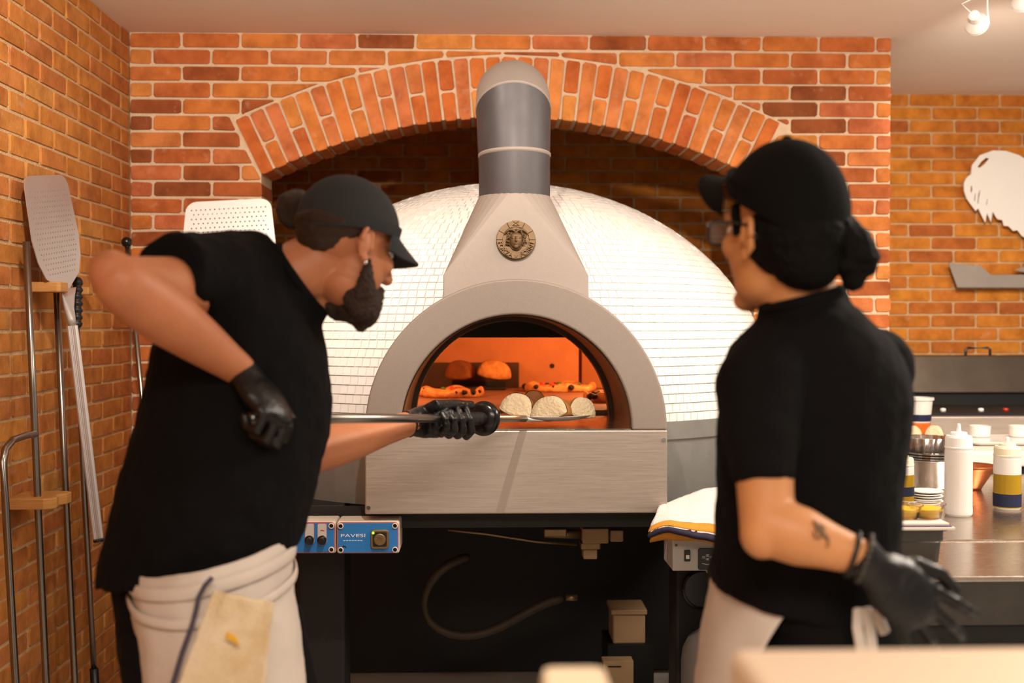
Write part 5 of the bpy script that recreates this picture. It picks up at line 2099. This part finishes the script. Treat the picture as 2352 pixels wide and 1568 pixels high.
# ================================================================== the bearded cook at the left
pl = thing('person', W(470, 1568, 2.1) * 1.0 - Vector((0, 0, W(470, 1568, 2.1).z)), 'bearded person in black cap, black t-shirt and white apron bending with a long peel', 'person')
HL = head_frame(W(792, 564, 2.13), (.74, .67, 0), radians(21), radians(-3), .96)
body = head_mesh(HL)
# neck
body.tube([W(560, 690, 2.12), W(640, 655, 2.12), W(715, 610, 2.13), W(770, 580, 2.14), W(800, 560, 2.14)], [.066, .064, .060, .058, .055], 20, ends=True)
body.tube([W(700, 690, 2.16), W(765, 640, 2.17), W(805, 640, 2.17)], [.05, .048, .035], 16, ends=True)
# torso core
pair_loft(body, [(470, 620, 640, 640, 2.12, .12), (430, 720, 700, 740, 2.12, .15), (400, 850, 720, 860, 2.12, .15), (370, 1050, 700, 1040, 2.12, .14), (330, 1250, 660, 1220, 2.12, .15), (310, 1420, 630, 1420, 2.12, .14)])
# near arm
Sg = PA + pdir * .045
fN = Vector((.72, 0, -.70))
fN = (fN - pdir * fN.dot(pdir)).normalized()
nN = fN.cross(pdir).normalized()
if nN.z < 0:
    nN = -nN
wN = Sg - fN * .082 + nN * .030
shoulderN, elbowN = W(480, 660, 2.0), W(282, 652, 1.75)
fa = wN - elbowN
body.tube([W(520, 690, 2.06), shoulderN, shoulderN.lerp(elbowN, .35), shoulderN.lerp(elbowN, .7), elbowN + Vector((.0, 0, .0))], [.065, .060, .051, .046, .043], 20, ends=True)
body.tube([elbowN, elbowN + fa * .18, elbowN + fa * .38, elbowN + fa * .65, elbowN + fa * .88, wN], [.044, .048, .047, .039, .031, .028], 20, ends=True)
body.ell(elbowN + Vector((-.015, -.005, .018)), (.036, .034, .034))
# far arm
ysh = ray_y_on_shaft(1000)
wF = W(942, 972, ysh + .0)
elbowF, shoulderF = W(690, 1045, 2.42), W(640, 800, 2.32)
fb_ = wF - elbowF
body.tube([shoulderF, shoulderF.lerp(elbowF, .5), elbowF], [.06, .05, .044], 18, ends=True)
body.tube([elbowF, elbowF + fb_ * .2, elbowF + fb_ * .45, elbowF + fb_ * .75, wF], [.046, .049, .045, .034, .029], 20, ends=True)
# legs
hipN, hipF = W(420, 1430, 2.03), W(560, 1430, 2.2)
kneeN, kneeF = Vector((hipN.x + .04, hipN.y - .02, .50)), Vector((hipF.x + .10, hipF.y + .04, .50))
ankN, ankF = Vector((hipN.x - .02, hipN.y, .09)), Vector((hipF.x + .12, hipF.y + .05, .09))
for h_, k_, a_ in ((hipN, kneeN, ankN), (hipF, kneeF, ankF)):
    body.tube([h_, h_.lerp(k_, .5), k_, k_.lerp(a_, .4), a_], [.085, .075, .056, .052, .038], 18, ends=True)
    body.ell(a_ + Vector((.05, .02, -.045)), (.10, .042, .04))
body.build('body', M['skin_l'], pl, smooth=True, remesh=.0045, sm=5)
ears(HL, M['skin_l'], pl)
for s_ in (-1, 1):
    MB().ell((.082, s_ * .031, .012), (.011, .012, .010), nu=14, nv=10).xf(HL).build('eye', M['eye'], pl, smooth=True)
    MB().tube([(.094, s_ * .016, .034), (.094, s_ * .032, .038), (.084, s_ * .048, .034)], [.0035, .0045, .003], 8, ends=True).xf(HL).build('eyebrow', M['hair_brown'], pl, smooth=True)
MB().ell((.0, -.0835, -.043), (.005, .004, .005), nu=12, nv=8).xf(HL).build('ear_stud', M['steel_smooth'], pl, smooth=True)
# beard
bd = MB()
for s_ in (-1, 1):
    bd.tube([(.016, s_ * .070, -.030), (.022, s_ * .066, -.056), (.036, s_ * .056, -.088), (.058, s_ * .038, -.106), (.08, s_ * .015, -.116)], [(.005, .004), (.014, .009), (.026, .016), (.026, .018), (.024, .018)], 14, up=(1, 0, 0), ends=True)
    bd.ell((.05, s_ * .036, -.098), (.045, .026, .036))
    bd.tube([(.101, s_ * .006, -.049), (.094, s_ * .024, -.056), (.078, s_ * .042, -.078)], [.005, .007, .012], 10, ends=True)
bd.ell((.082, 0, -.106), (.030, .040, .032))
bd.ell((.088, 0, -.112), (.024, .030, .026))
bd.ell((.060, 0, -.112), (.036, .038, .024))
bd.ell((.086, 0, -.124), (.016, .020, .022))
bd.xf(HL)
bd.build('beard', M['beard'], pl, smooth=True, remesh=.0035, sm=2, disp=[(.005, .012, 0), (.005, .004, 0)])
# hair below the cap and the knot behind it
hr = MB()
hr.ell((-.030, 0, .018), (.083, .0785, .040))
hr.ell((-.056, 0, .0), (.048, .058, .040))
hr.xf(HL)
hair = hr.build('hair', M['hair_brown'], pl, smooth=True, remesh=.004, sm=2, disp=(.005, .012, 0))
kb = MB()
bun = W(678, 480, 2.16)
kb.ell(bun, (.027, .030, .034))
for k in range(5):
    a = 2 * pi * k / 5
    pts = [bun + Vector((.026 * cos(b), .022 * sin(a + b * .5), .032 * sin(b))) for b in [a + i * .7 for i in range(7)]]
    kb.tube(pts, .009, 8, ends=True)
kb.tube([bun + Vector((.02, 0, .004)), W(712, 487, 2.15), W(735, 490, 2.14)], [.015, .016, .022], 12, ends=True)
kb.build('hair_bun', M['hair_brown'], pl, smooth=True, remesh=.003, sm=1, disp=(.004, .008, 0))
cap_shell(HL, M['cap'], pl, rad=(.108, .087, .100), c=(-.004, 0, .038), edge=(.024, .24), brim_down=.30, brim_len=.07)

# t-shirt
sh = MB()
pair_loft(sh, [(560, 566, 628, 590, 2.12, .05), (500, 560, 640, 612, 2.12, .10), (428, 590, 688, 672, 2.12, .17), (402, 668, 728, 735, 2.13, .185), (356, 800, 756, 830, 2.13, .185),
               (334, 900, 762, 900, 2.12, .175), (302, 1020, 752, 1010, 2.11, .172), (270, 1140, 730, 1110, 2.10, .180), (243, 1250, 706, 1200, 2.10, .19), (227, 1338, 690, 1246, 2.10, .195)], n=56)
sh.tube([W(560, 650, 2.1), W(490, 640, 2.0), W(430, 625, 1.93), W(392, 617, 1.87)], [.10, .086, .070, .060], 24, ends=False)
cA, cB = W(636, 574, 2.11), W(738, 716, 2.14)
sh.tube([W(600, 700, 2.14), W(650, 668, 2.13), (cA + cB) / 2 + (W(700, 640, 2.13) - W(650, 668, 2.13)).normalized() * .012], [(.14, .11), (.105, .085), ((cB - cA).length / 2 + .006, .074)], 28, up=(cB - cA), ends=False)
sh.tube([W(620, 720, 2.2), W(640, 800, 2.3), W(655, 900, 2.34)], [.10, .085, .075], 24, ends=True)
sh.build('t_shirt', M['cloth_black'], pl, smooth=True, remesh=.006, sm=6, disp=[(.014, .09, 0), (.006, .035, 0)])
# collar rib
cr_pts = []
cA, cB = W(636, 574, 2.11), W(738, 716, 2.14)
cm = (cA + cB) / 2
cu_ = (cB - cA) / 2
cw = Vector((-.1, 1, .05)).normalized() * .068
for j in range(33):
    a = 2 * pi * j / 32
    cr_pts.append(cm + cu_ * cos(a) + cw * sin(a))
MB().tube(cr_pts, .009, 10).build('collar', M['cloth_black'], pl, smooth=True)

# trousers and shoes
tr = MB()
pair_loft(tr, [(262, 1290, 650, 1260, 2.12, .165), (268, 1360, 652, 1350, 2.12, .17), (282, 1480, 640, 1480, 2.12, .165), (300, 1600, 640, 1600, 2.12, .15)])
for h_, k_, a_ in ((hipN, kneeN, ankN), (hipF, kneeF, ankF)):
    tr.tube([h_, h_.lerp(k_, .5), k_, k_.lerp(a_, .5), a_ + Vector((0, 0, .02))], [.115, .10, .082, .075, .072], 20, ends=False)
tr.build('trousers', M['denim_black'], pl, smooth=True, remesh=.009, sm=4, disp=(.010, .06, 0))
for a_ in (ankN, ankF):
    s = MB()
    s.tube([a_ + Vector((-.06, -.02, -.035)), a_ + Vector((.02, .01, -.035)), a_ + Vector((.12, .04, -.05)), a_ + Vector((.18, .06, -.058))], [(.05, .042), (.05, .046), (.036, .05), (.028, .042)], 16, up=(0, 0, 1), ends=True)
    s.build('shoe', M['black_rubber'], pl, smooth=True)
# apron: cloth wrapped round the hips
def apron_pt(u, v):
    # u round the body from the back left, over the near side, to the front; v downwards
    rows = [(316, 1296, 664, 1232, 2.06, .188), (322, 1400, 668, 1350, 2.05, .20), (336, 1490, 684, 1450, 2.04, .205), (350, 1580, 696, 1570, 2.03, .205), (366, 1760, 716, 1750, 2.03, .21), (372, 1960, 730, 1950, 2.03, .215)]
    k = min(len(rows) - 2, int(v * (len(rows) - 1)))
    f = v * (len(rows) - 1) - k
    r = [rows[k][i] * (1 - f) + rows[k + 1][i] * f for i in range(6)]
    a = radians(180 + u * 230)
    L_, R_ = W(r[0], r[1], r[4]), W(r[2], r[3], r[4])
    c = (L_ + R_) / 2
    uu = (R_ - L_) / 2
    fold = 1 + .018 * sin(u * 34 + v * 2.0) * (.25 + v) + .012 * sin(u * 17 + 1)
    return c + uu * (cos(a) * fold) + Vector((0, 1, 0)) * (r[5] * sin(a) * fold)
ap = sheet(apron_pt, 0, 1, 0, 1, 70, 26, .003).build('apron', M['apron'], pl, smooth=True, disp=(.008, .05, 0))
def wband(u, v):
    p = apron_pt(.0 + u, 0.01 + .055 * v + .10 * u * (1 - u) * 1.3)
    c = W(490, 1310, 2.05)
    d = (p - c)
    d.z = 0
    return p + d.normalized() * (.005 + .003 * sin(pi * v))
sheet(wband, 0.0, .96, 0, 1, 50, 6, .004).build('apron_tie', M['apron'], ap, smooth=True)
def wband2(u, v):
    p = apron_pt(.0 + u, 0.06 + .04 * v + .42 * u * (1 - u))
    c = W(490, 1340, 2.05)
    d = (p - c)
    d.z = 0
    return p + d.normalized() * (.007 + .002 * sin(pi * v))
sheet(wband2, 0.03, .95, 0, 1, 50, 4, .003).build('apron_tie', M['apron'], ap, smooth=True)
MB().tube([W(488, 1326, 1.842), W(470, 1345, 1.838), W(456, 1372, 1.836), W(452, 1395, 1.832), W(440, 1440, 1.826), W(418, 1500, 1.822), W(398, 1568, 1.818), W(384, 1640, 1.815)], .0042, 8).build('string', M['twine'], ap, smooth=True)
# stained towel tucked in the apron
def towel2(u, v):
    tl_, tr_, bl_2, br_ = W(492, 1352, 1.846), W(628, 1384, 1.855), W(388, 1640, 1.815), W(598, 1640, 1.82)
    p = tl_.lerp(tr_, u).lerp(bl_2.lerp(br_, u), v)
    return p + Vector((0, -.004 - .006 * sin(u * 5 + v * 2) + .0015 * sin(u * 17), 0))
tw2 = thing('towel', W(500, 1640, 1.83), 'stained beige towel hanging from the waist of the bearded cook', 'towel')
sheet(towel2, 0, 1, 0, 1, 30, 34, .006).build('cloth', M['towel_beige'], tw2, smooth=True, disp=(.005, .02, 0))
def stain(u, v):
    c = W(535, 1463, 1.82)
    return c + Vector(((u - .5) * .022 * (1 - .3 * v), -.0035, (v - .5) * .012 + (.5 - u) * .011))
sheet(stain, 0, 1, 0, 1, 6, 5, .0015).build('stain', M['stain'], tw2, smooth=True)
# gloves
g1 = MB()
grip_hand(g1, wN, fN, nN, pdir, [(62, 75, 50), (66, 78, 50), (70, 80, 50), (72, 82, 50)], (2, 0, -2, -5), 1.18, [(.02, .012, -.022), (.045, .012, -.042), (.060, .004, -.062)], cuff=.045)
g1.build('glove', M['glove'], pl, smooth=True, remesh=.003, sm=3)
g2 = MB()
ys = ray_y_on_shaft
wY = wF.y
fF = (W(1040, 975, ys(1030) + .02) - wF).normalized()
g2.tube([wF - (wF - elbowF).normalized() * .012, wF, W(970, 968, wY + .05), W(1005, 966, ys(1010) + .035)], [(.034, .030), (.030, .028), (.040, .026), (.042, .022)], 18, up=(0, 0, 1), ends=False)
g2.ell(W(1015, 968, ys(1015) + .032), (.05, .024, .036), frame((0, 0, 0), pdir, pdir.cross(Vector((0, 0, 1))), (0, 0, 1)))
for k, (x0_, xt) in enumerate(((1068, 1090), (1048, 1072), (1028, 1053), (1010, 1036))):
    yy_ = ys(x0_ + 8)
    finger(g2, [W(x0_ - 12, 985, yy_ + .03), W(x0_ + 4, 1000 - k * 1.5, yy_ + .004), W(x0_ + 14, 990 - k * 2, yy_ - .03), W(xt - 12, 962, yy_ - .038), W(xt - 20, 942 + k * 3, yy_ - .030)], .0118 if k < 3 else .0102)
finger(g2, [W(965, 948, wY + .06), W(1000, 930, ys(1000) + .03), W(1045, 928, ys(1045) + .012), W(1082, 930, ys(1082) + .004)], .0135)
g2.build('glove', M['glove'], pl, smooth=True, remesh=.003, sm=3, disp=(.003, .015, 0))

# ================================================================== the second cook at the right, seen from behind
pr_ = thing('person', Vector((W(1860, 1568, 1.74).x, 1.74, 0)), 'person in black cap, glasses and black t-shirt seen from behind, watching the oven', 'person')
HR = head_frame(W(1797, 542, 1.735), (-.47, .88, 0), radians(0), radians(2), .95)
body = head_mesh(HR)
body.tube([W(1850, 760, 1.75), W(1838, 690, 1.745), W(1815, 610, 1.74), W(1800, 550, 1.74)], [.064, .060, .056, .056], 20, ends=True)
pair_loft(body, [(1760, 740, 1960, 730, 1.76, .09), (1690, 850, 2050, 850, 1.76, .11), (1680, 1050, 2040, 1050, 1.76, .11), (1720, 1250, 2010, 1250, 1.76, .10), (1800, 1450, 2000, 1450, 1.75, .08)])
shR, elR = W(1745, 880, 1.68), W(1762, 1205, 1.56)
wR = W(1968, 1276, 1.53)
body.tube([shR, shR.lerp(elR, .4), shR.lerp(elR, .75), elR], [.052, .046, .040, .038], 20, ends=True)
fa = wR - elR
body.tube([elR, elR + fa * .2, elR + fa * .4, elR + fa * .7, wR], [.039, .042, .041, .032, .026], 20, ends=True)
body.ell(elR + Vector((-.008, -.008, -.012)), (.032, .03, .034))
# far arm, in front of the body
shR2, elR2 = W(2000, 880, 1.82), W(1960, 1180, 1.93)
wR2 = W(1790, 1230, 2.02)
body.tube([shR2, elR2], [.05, .038], 18, ends=True)
body.tube([elR2, wR2], [.038, .026], 18, ends=True)
hN, hF = W(1960, 1480, 1.75), W(1840, 1480, 1.85)
kN, kF = Vector((hN.x, hN.y + .02, .48)), Vector((hF.x - .03, hF.y + .03, .48))
aN, aF = Vector((hN.x + .01, hN.y - .01, .09)), Vector((hF.x - .03, hF.y, .09))
for h_, k_, a_ in ((hN, kN, aN), (hF, kF, aF)):
    body.tube([h_, h_.lerp(k_, .5), k_, k_.lerp(a_, .4), a_], [.06, .06, .052, .048, .036], 18, ends=True)
    body.ell(a_ + Vector((-.05, .03, -.045)), (.09, .042, .04))
body.build('body', M['skin_r'], pr_, smooth=True, remesh=.0045, sm=5)
ears(HR, M['skin_r'], pr_)
for s_ in (-1, 1):
    MB().ell((.082, s_ * .031, .012), (.011, .012, .010), nu=14, nv=10).xf(HR).build('eye', M['eye'], pr_, smooth=True)
# hair, ponytail
hr = MB()
hr.ell((-.03, 0, .004), (.087, .0815, .080))
hr.ell((-.055, 0, -.035), (.055, .064, .056))
hr.tube([(.03, .070, .04), (.028, .073, .0)], [.012, .006], 10, ends=True)
hr.xf(HR)
hr.build('hair', M['hair_black'], pr_, smooth=True, remesh=.004, sm=2, disp=(.004, .012, 0))
pt = MB()
pts = [W(1900, 500, 1.70), W(1925, 530, 1.69), W(1955, 565, 1.68), W(1972, 600, 1.68), W(1960, 625, 1.68)]
pt.tube(pts, [.026, .030, .034, .034, .022], 18, ends=True)
for k, (x, y) in enumerate(((1925, 510), (1960, 545), (1982, 575), (1985, 605), (1960, 635), (1940, 560), (1945, 600))):
    pt.ell(W(x, y, 1.68 + .006 * (k % 3 - 1)), (.020, .022, .022), nu=14, nv=10)
pt.build('ponytail', M['hair_black'], pr_, smooth=True, remesh=.004, sm=2, disp=(.008, .015, 0))
MB().lathe([(.026, -.006), (.031, -.003), (.031, .003), (.026, .006)], (0, 0, 0), 24).xf(Matrix.Translation(W(1912, 512, 1.695)) @ (W(1955, 565, 1.68) - W(1900, 500, 1.70)).normalized().to_track_quat('Z', 'Y').to_matrix().to_4x4()).build('hair_tie', M['black_rubber'], pr_, smooth=True)
cap_shell(HR, M['cap_r'], pr_, rad=(.112, .094, .124), c=(-.004, 0, .032), edge=(.046, .50), brim_down=-.2, brim_len=.078, droop=1.1)
# spectacles
gl = None
fr_ = MB()
for s_ in (-1, 1):
    ring = [Vector((.112, s_ * .034 + p[0], .010 + p[1])) for p in rrect(.052, .040, .014, 5)]
    fr_.tube(ring + [ring[0]], .0022, 8)
    fr_.tube([(.112, s_ * .060, .022), (.096, s_ * .074, .022), (.03, s_ * .080, .018), (-.012, s_ * .080, .010), (-.03, s_ * .079, -.012)], .0028, 8)
fr_.tube([(.112, -.008, .016), (.117, 0, .019), (.112, .008, .016)], .0022, 8)
fr_.xf(HR)
gl = fr_.build('spectacle_frame', M['black_gloss'], pr_, smooth=True)
for s_ in (-1, 1):
    mxl = HR @ frame((.112, s_ * .034, .010), (0, 1, 0), (0, 0, 1), (1, 0, 0))
    flat('lens', rrect(.050, .038, .013), [], .0015, M['lens'], mxl, gl)
# t-shirt
sh = MB()
pair_loft(sh, [(1785, 700, 1915, 672, 1.745, .05), (1735, 742, 1968, 712, 1.75, .10), (1678, 800, 2040, 785, 1.76, .125), (1654, 860, 2078, 860, 1.76, .135), (1650, 960, 2090, 920, 1.76, .14),
               (1650, 1050, 2078, 1020, 1.76, .14), (1648, 1130, 2068, 1110, 1.76, .14), (1645, 1220, 2060, 1210, 1.76, .145), (1638, 1310, 2054, 1320, 1.77, .15), (1636, 1345, 2050, 1430, 1.77, .155)], n=56)
sh.tube([W(1790, 830, 1.71), W(1745, 900, 1.66), W(1748, 1000, 1.62), W(1752, 1085, 1.595), W(1753, 1112, 1.59)], [.075, .068, .056, .046, .043], 24, ends=False)
cA, cB = W(1758, 712, 1.74), W(1925, 668, 1.735)
sh.tube([W(1862, 800, 1.75), W(1850, 740, 1.745), (cA + cB) / 2 + Vector((0, 0, .012))], [(.11, .10), (.08, .078), ((cB - cA).length / 2 + .006, .068)], 28, up=(cB - cA), ends=False)
sh.tube([shR2.lerp(elR2, -.1), shR2.lerp(elR2, .6)], [.068, .052], 20, ends=True)
sh.build('t_shirt', M['cloth_black'], pr_, smooth=True, remesh=.006, sm=6, disp=[(.010, .08, 0), (.004, .03, 0)])
cA, cB = W(1758, 712, 1.74), W(1925, 668, 1.735)
cm = (cA + cB) / 2
cu_ = (cB - cA) / 2
MB().tube([cm + cu_ * cos(2 * pi * j / 32) + Vector((0, .062, .0)) * sin(2 * pi * j / 32) for j in range(33)], (.010), 10).build('collar', M['cloth_black'], pr_, smooth=True)
# trousers
tr = MB()
pair_loft(tr, [(1680, 1340, 2052, 1340, 1.76, .135), (1760, 1450, 2052, 1450, 1.735, .13), (1700, 1560, 2050, 1560, 1.735, .14), (1690, 1640, 2046, 1640, 1.745, .13)])
for h_, k_, a_ in ((hN, kN, aN), (hF, kF, aF)):
    tr.tube([h_, h_.lerp(k_, .5), k_, k_.lerp(a_, .5), a_ + Vector((0, 0, .02))], [.10, .09, .075, .068, .066], 20, ends=False)
tr.build('trousers', M['denim_black'], pr_, smooth=True, remesh=.009, sm=4, disp=(.008, .06, 0))
for a_ in (aN, aF):
    s = MB()
    s.tube([a_ + Vector((.06, -.02, -.035)), a_ + Vector((-.02, .01, -.035)), a_ + Vector((-.11, .05, -.05)), a_ + Vector((-.16, .07, -.058))], [(.05, .042), (.05, .046), (.036, .05), (.028, .042)], 16, up=(0, 0, 1), ends=True)
    s.build('shoe', M['black_rubber'], pr_, smooth=True)
# apron over the front of the hips
def apron2(u, v):
    rows = [(1640, 1330, 1960, 1370, 1.80, .165), (1630, 1400, 1950, 1420, 1.80, .17), (1616, 1480, 1940, 1490, 1.80, .175), (1602, 1580, 1930, 1590, 1.80, .18), (1590, 1760, 1920, 1770, 1.80, .19), (1586, 1960, 1920, 1970, 1.80, .195)]
    k = min(len(rows) - 2, int(v * (len(rows) - 1)))
    f = v * (len(rows) - 1) - k
    r = [rows[k][i] * (1 - f) + rows[k + 1][i] * f for i in range(6)]
    a = radians(20 + u * (232 - 8 * sin(pi * v) - 30 * v))
    L_, R_ = W(r[0], r[1], r[4]), W(r[2], r[3], r[4])
    c = (L_ + R_) / 2
    uu = (R_ - L_) / 2
    fold = 1 + .015 * sin(u * 30 + v * 3) * (.3 + v)
    return c + uu * (cos(a) * fold) + Vector((0, 1, 0)) * (r[5] * sin(a) * fold)
ap2 = sheet(apron2, 0, 1, 0, 1, 60, 24, .003).build('apron', M['apron'], pr_, smooth=True, disp=(.006, .05, 0))
for pts in ([(1972, 1400), (1970, 1440), (1978, 1490), (1986, 1560)], [(1990, 1398), (1998, 1440), (2003, 1490), (2006, 1560)], [(2014, 1402), (2022, 1428), (2032, 1452)]):
    MB().tube([W(x, y, 1.582) for x, y in pts], [(.008, .003)] * len(pts), 10, up=(1, 0, 0), ends=True).build('apron_string', M['apron'], ap2, smooth=True)
# gloved hand with spread fingers
g3 = MB()
f3 = (W(2078, 1368, 1.53) - wR).normalized()
n3 = Vector((.05, -1, .1))
n3 = (n3 - f3 * n3.dot(f3)).normalized()
s3 = n3.cross(f3)
if s3.z < 0:
    s3 = -s3
grip_hand(g3, wR + f3 * .028, f3, n3, s3, [(6, 14, 10), (12, 16, 12), (16, 20, 12), (14, 20, 14)], (12, 2, -10, -24), 1.0, [(.03, .022, -.004), (.066, .034, -.008), (.096, .030, -.012)], cuff=.03)
g3.build('glove', M['glove'], pr_, smooth=True, remesh=.003, sm=3)
f4 = (wR2 - elR2).normalized()
g4 = MB()
n4v = Vector((0, .2, 1))
n4v = (n4v - f4 * n4v.dot(f4)).normalized()
grip_hand(g4, wR2, f4, n4v, n4v.cross(f4), [(25, 30, 20)] * 4, thumb=[(.03, .02, -.01), (.06, .03, -.02), (.09, .03, -.02)], cuff=.03)
g4.build('glove', M['glove'], pr_, smooth=True, remesh=.003, sm=3)
# bracelets
fd = (wR - elR).normalized()
qb = fd.to_track_quat('Z', 'Y').to_matrix().to_4x4()
br1 = MB()
ring = [Vector((.0305 * cos(2 * pi * j / 28), .0305 * sin(2 * pi * j / 28), 0)) for j in range(29)]
br1.tube(ring, .0035, 8)
br1.xf(Matrix.Translation(wR - fd * .006) @ qb)
br1.build('bracelet', M['black_rubber'], pr_, smooth=True)
br2 = MB()
for j in range(24):
    a = 2 * pi * j / 24
    br2.ell((.032 * cos(a), .032 * sin(a), .0), (.0042, .0042, .0042), nu=8, nv=6)
br2.xf(Matrix.Translation(wR + fd * .010) @ qb)
br2.build('chain_bracelet', M['steel_dark'], pr_, smooth=True)
# faded tattoo on the forearm: thin ink shapes lying on the skin
def skin_at(px, py):
    """near surface of the forearm tube under this point"""
    p = W(px, py, 1.5)
    best = None
    for i in range(60):
        t = i / 59
        c = elR + fa * t
        r = (.042 if t < .45 else .042 + (.026 - .042) * ((t - .45) / .55)) * .99
        d = (p - CAM).normalized()
        oc = CAM - c
        b = oc.dot(d)
        disc = b * b - (oc.length_squared - r * r)
        if disc >= 0:
            q = CAM + d * (-b - sqrt(disc))
            if best is None or q.y < best.y:
                best = q
    return best
def ink(pts, r):
    P_ = [skin_at(*p) for p in pts]
    P_ = [p + Vector((0, -.0006, .0004)) for p in P_ if p]
    if len(P_) > 1:
        MB().tube(P_, [(r, .0008)] * len(P_), 8, up=(0, -1, 0) if False else None, ends=True).build('tattoo_stroke', M['tattoo'], pr_, smooth=True)
ink([(1868, 1196), (1874, 1210), (1884, 1220), (1892, 1226)], .0035)
ink([(1870, 1220), (1872, 1234), (1880, 1236), (1886, 1230)], .0018)
ink([(1892, 1226), (1900, 1236), (1904, 1248), (1900, 1254)], .003)
ink([(1874, 1204), (1884, 1206), (1894, 1214)], .0022)
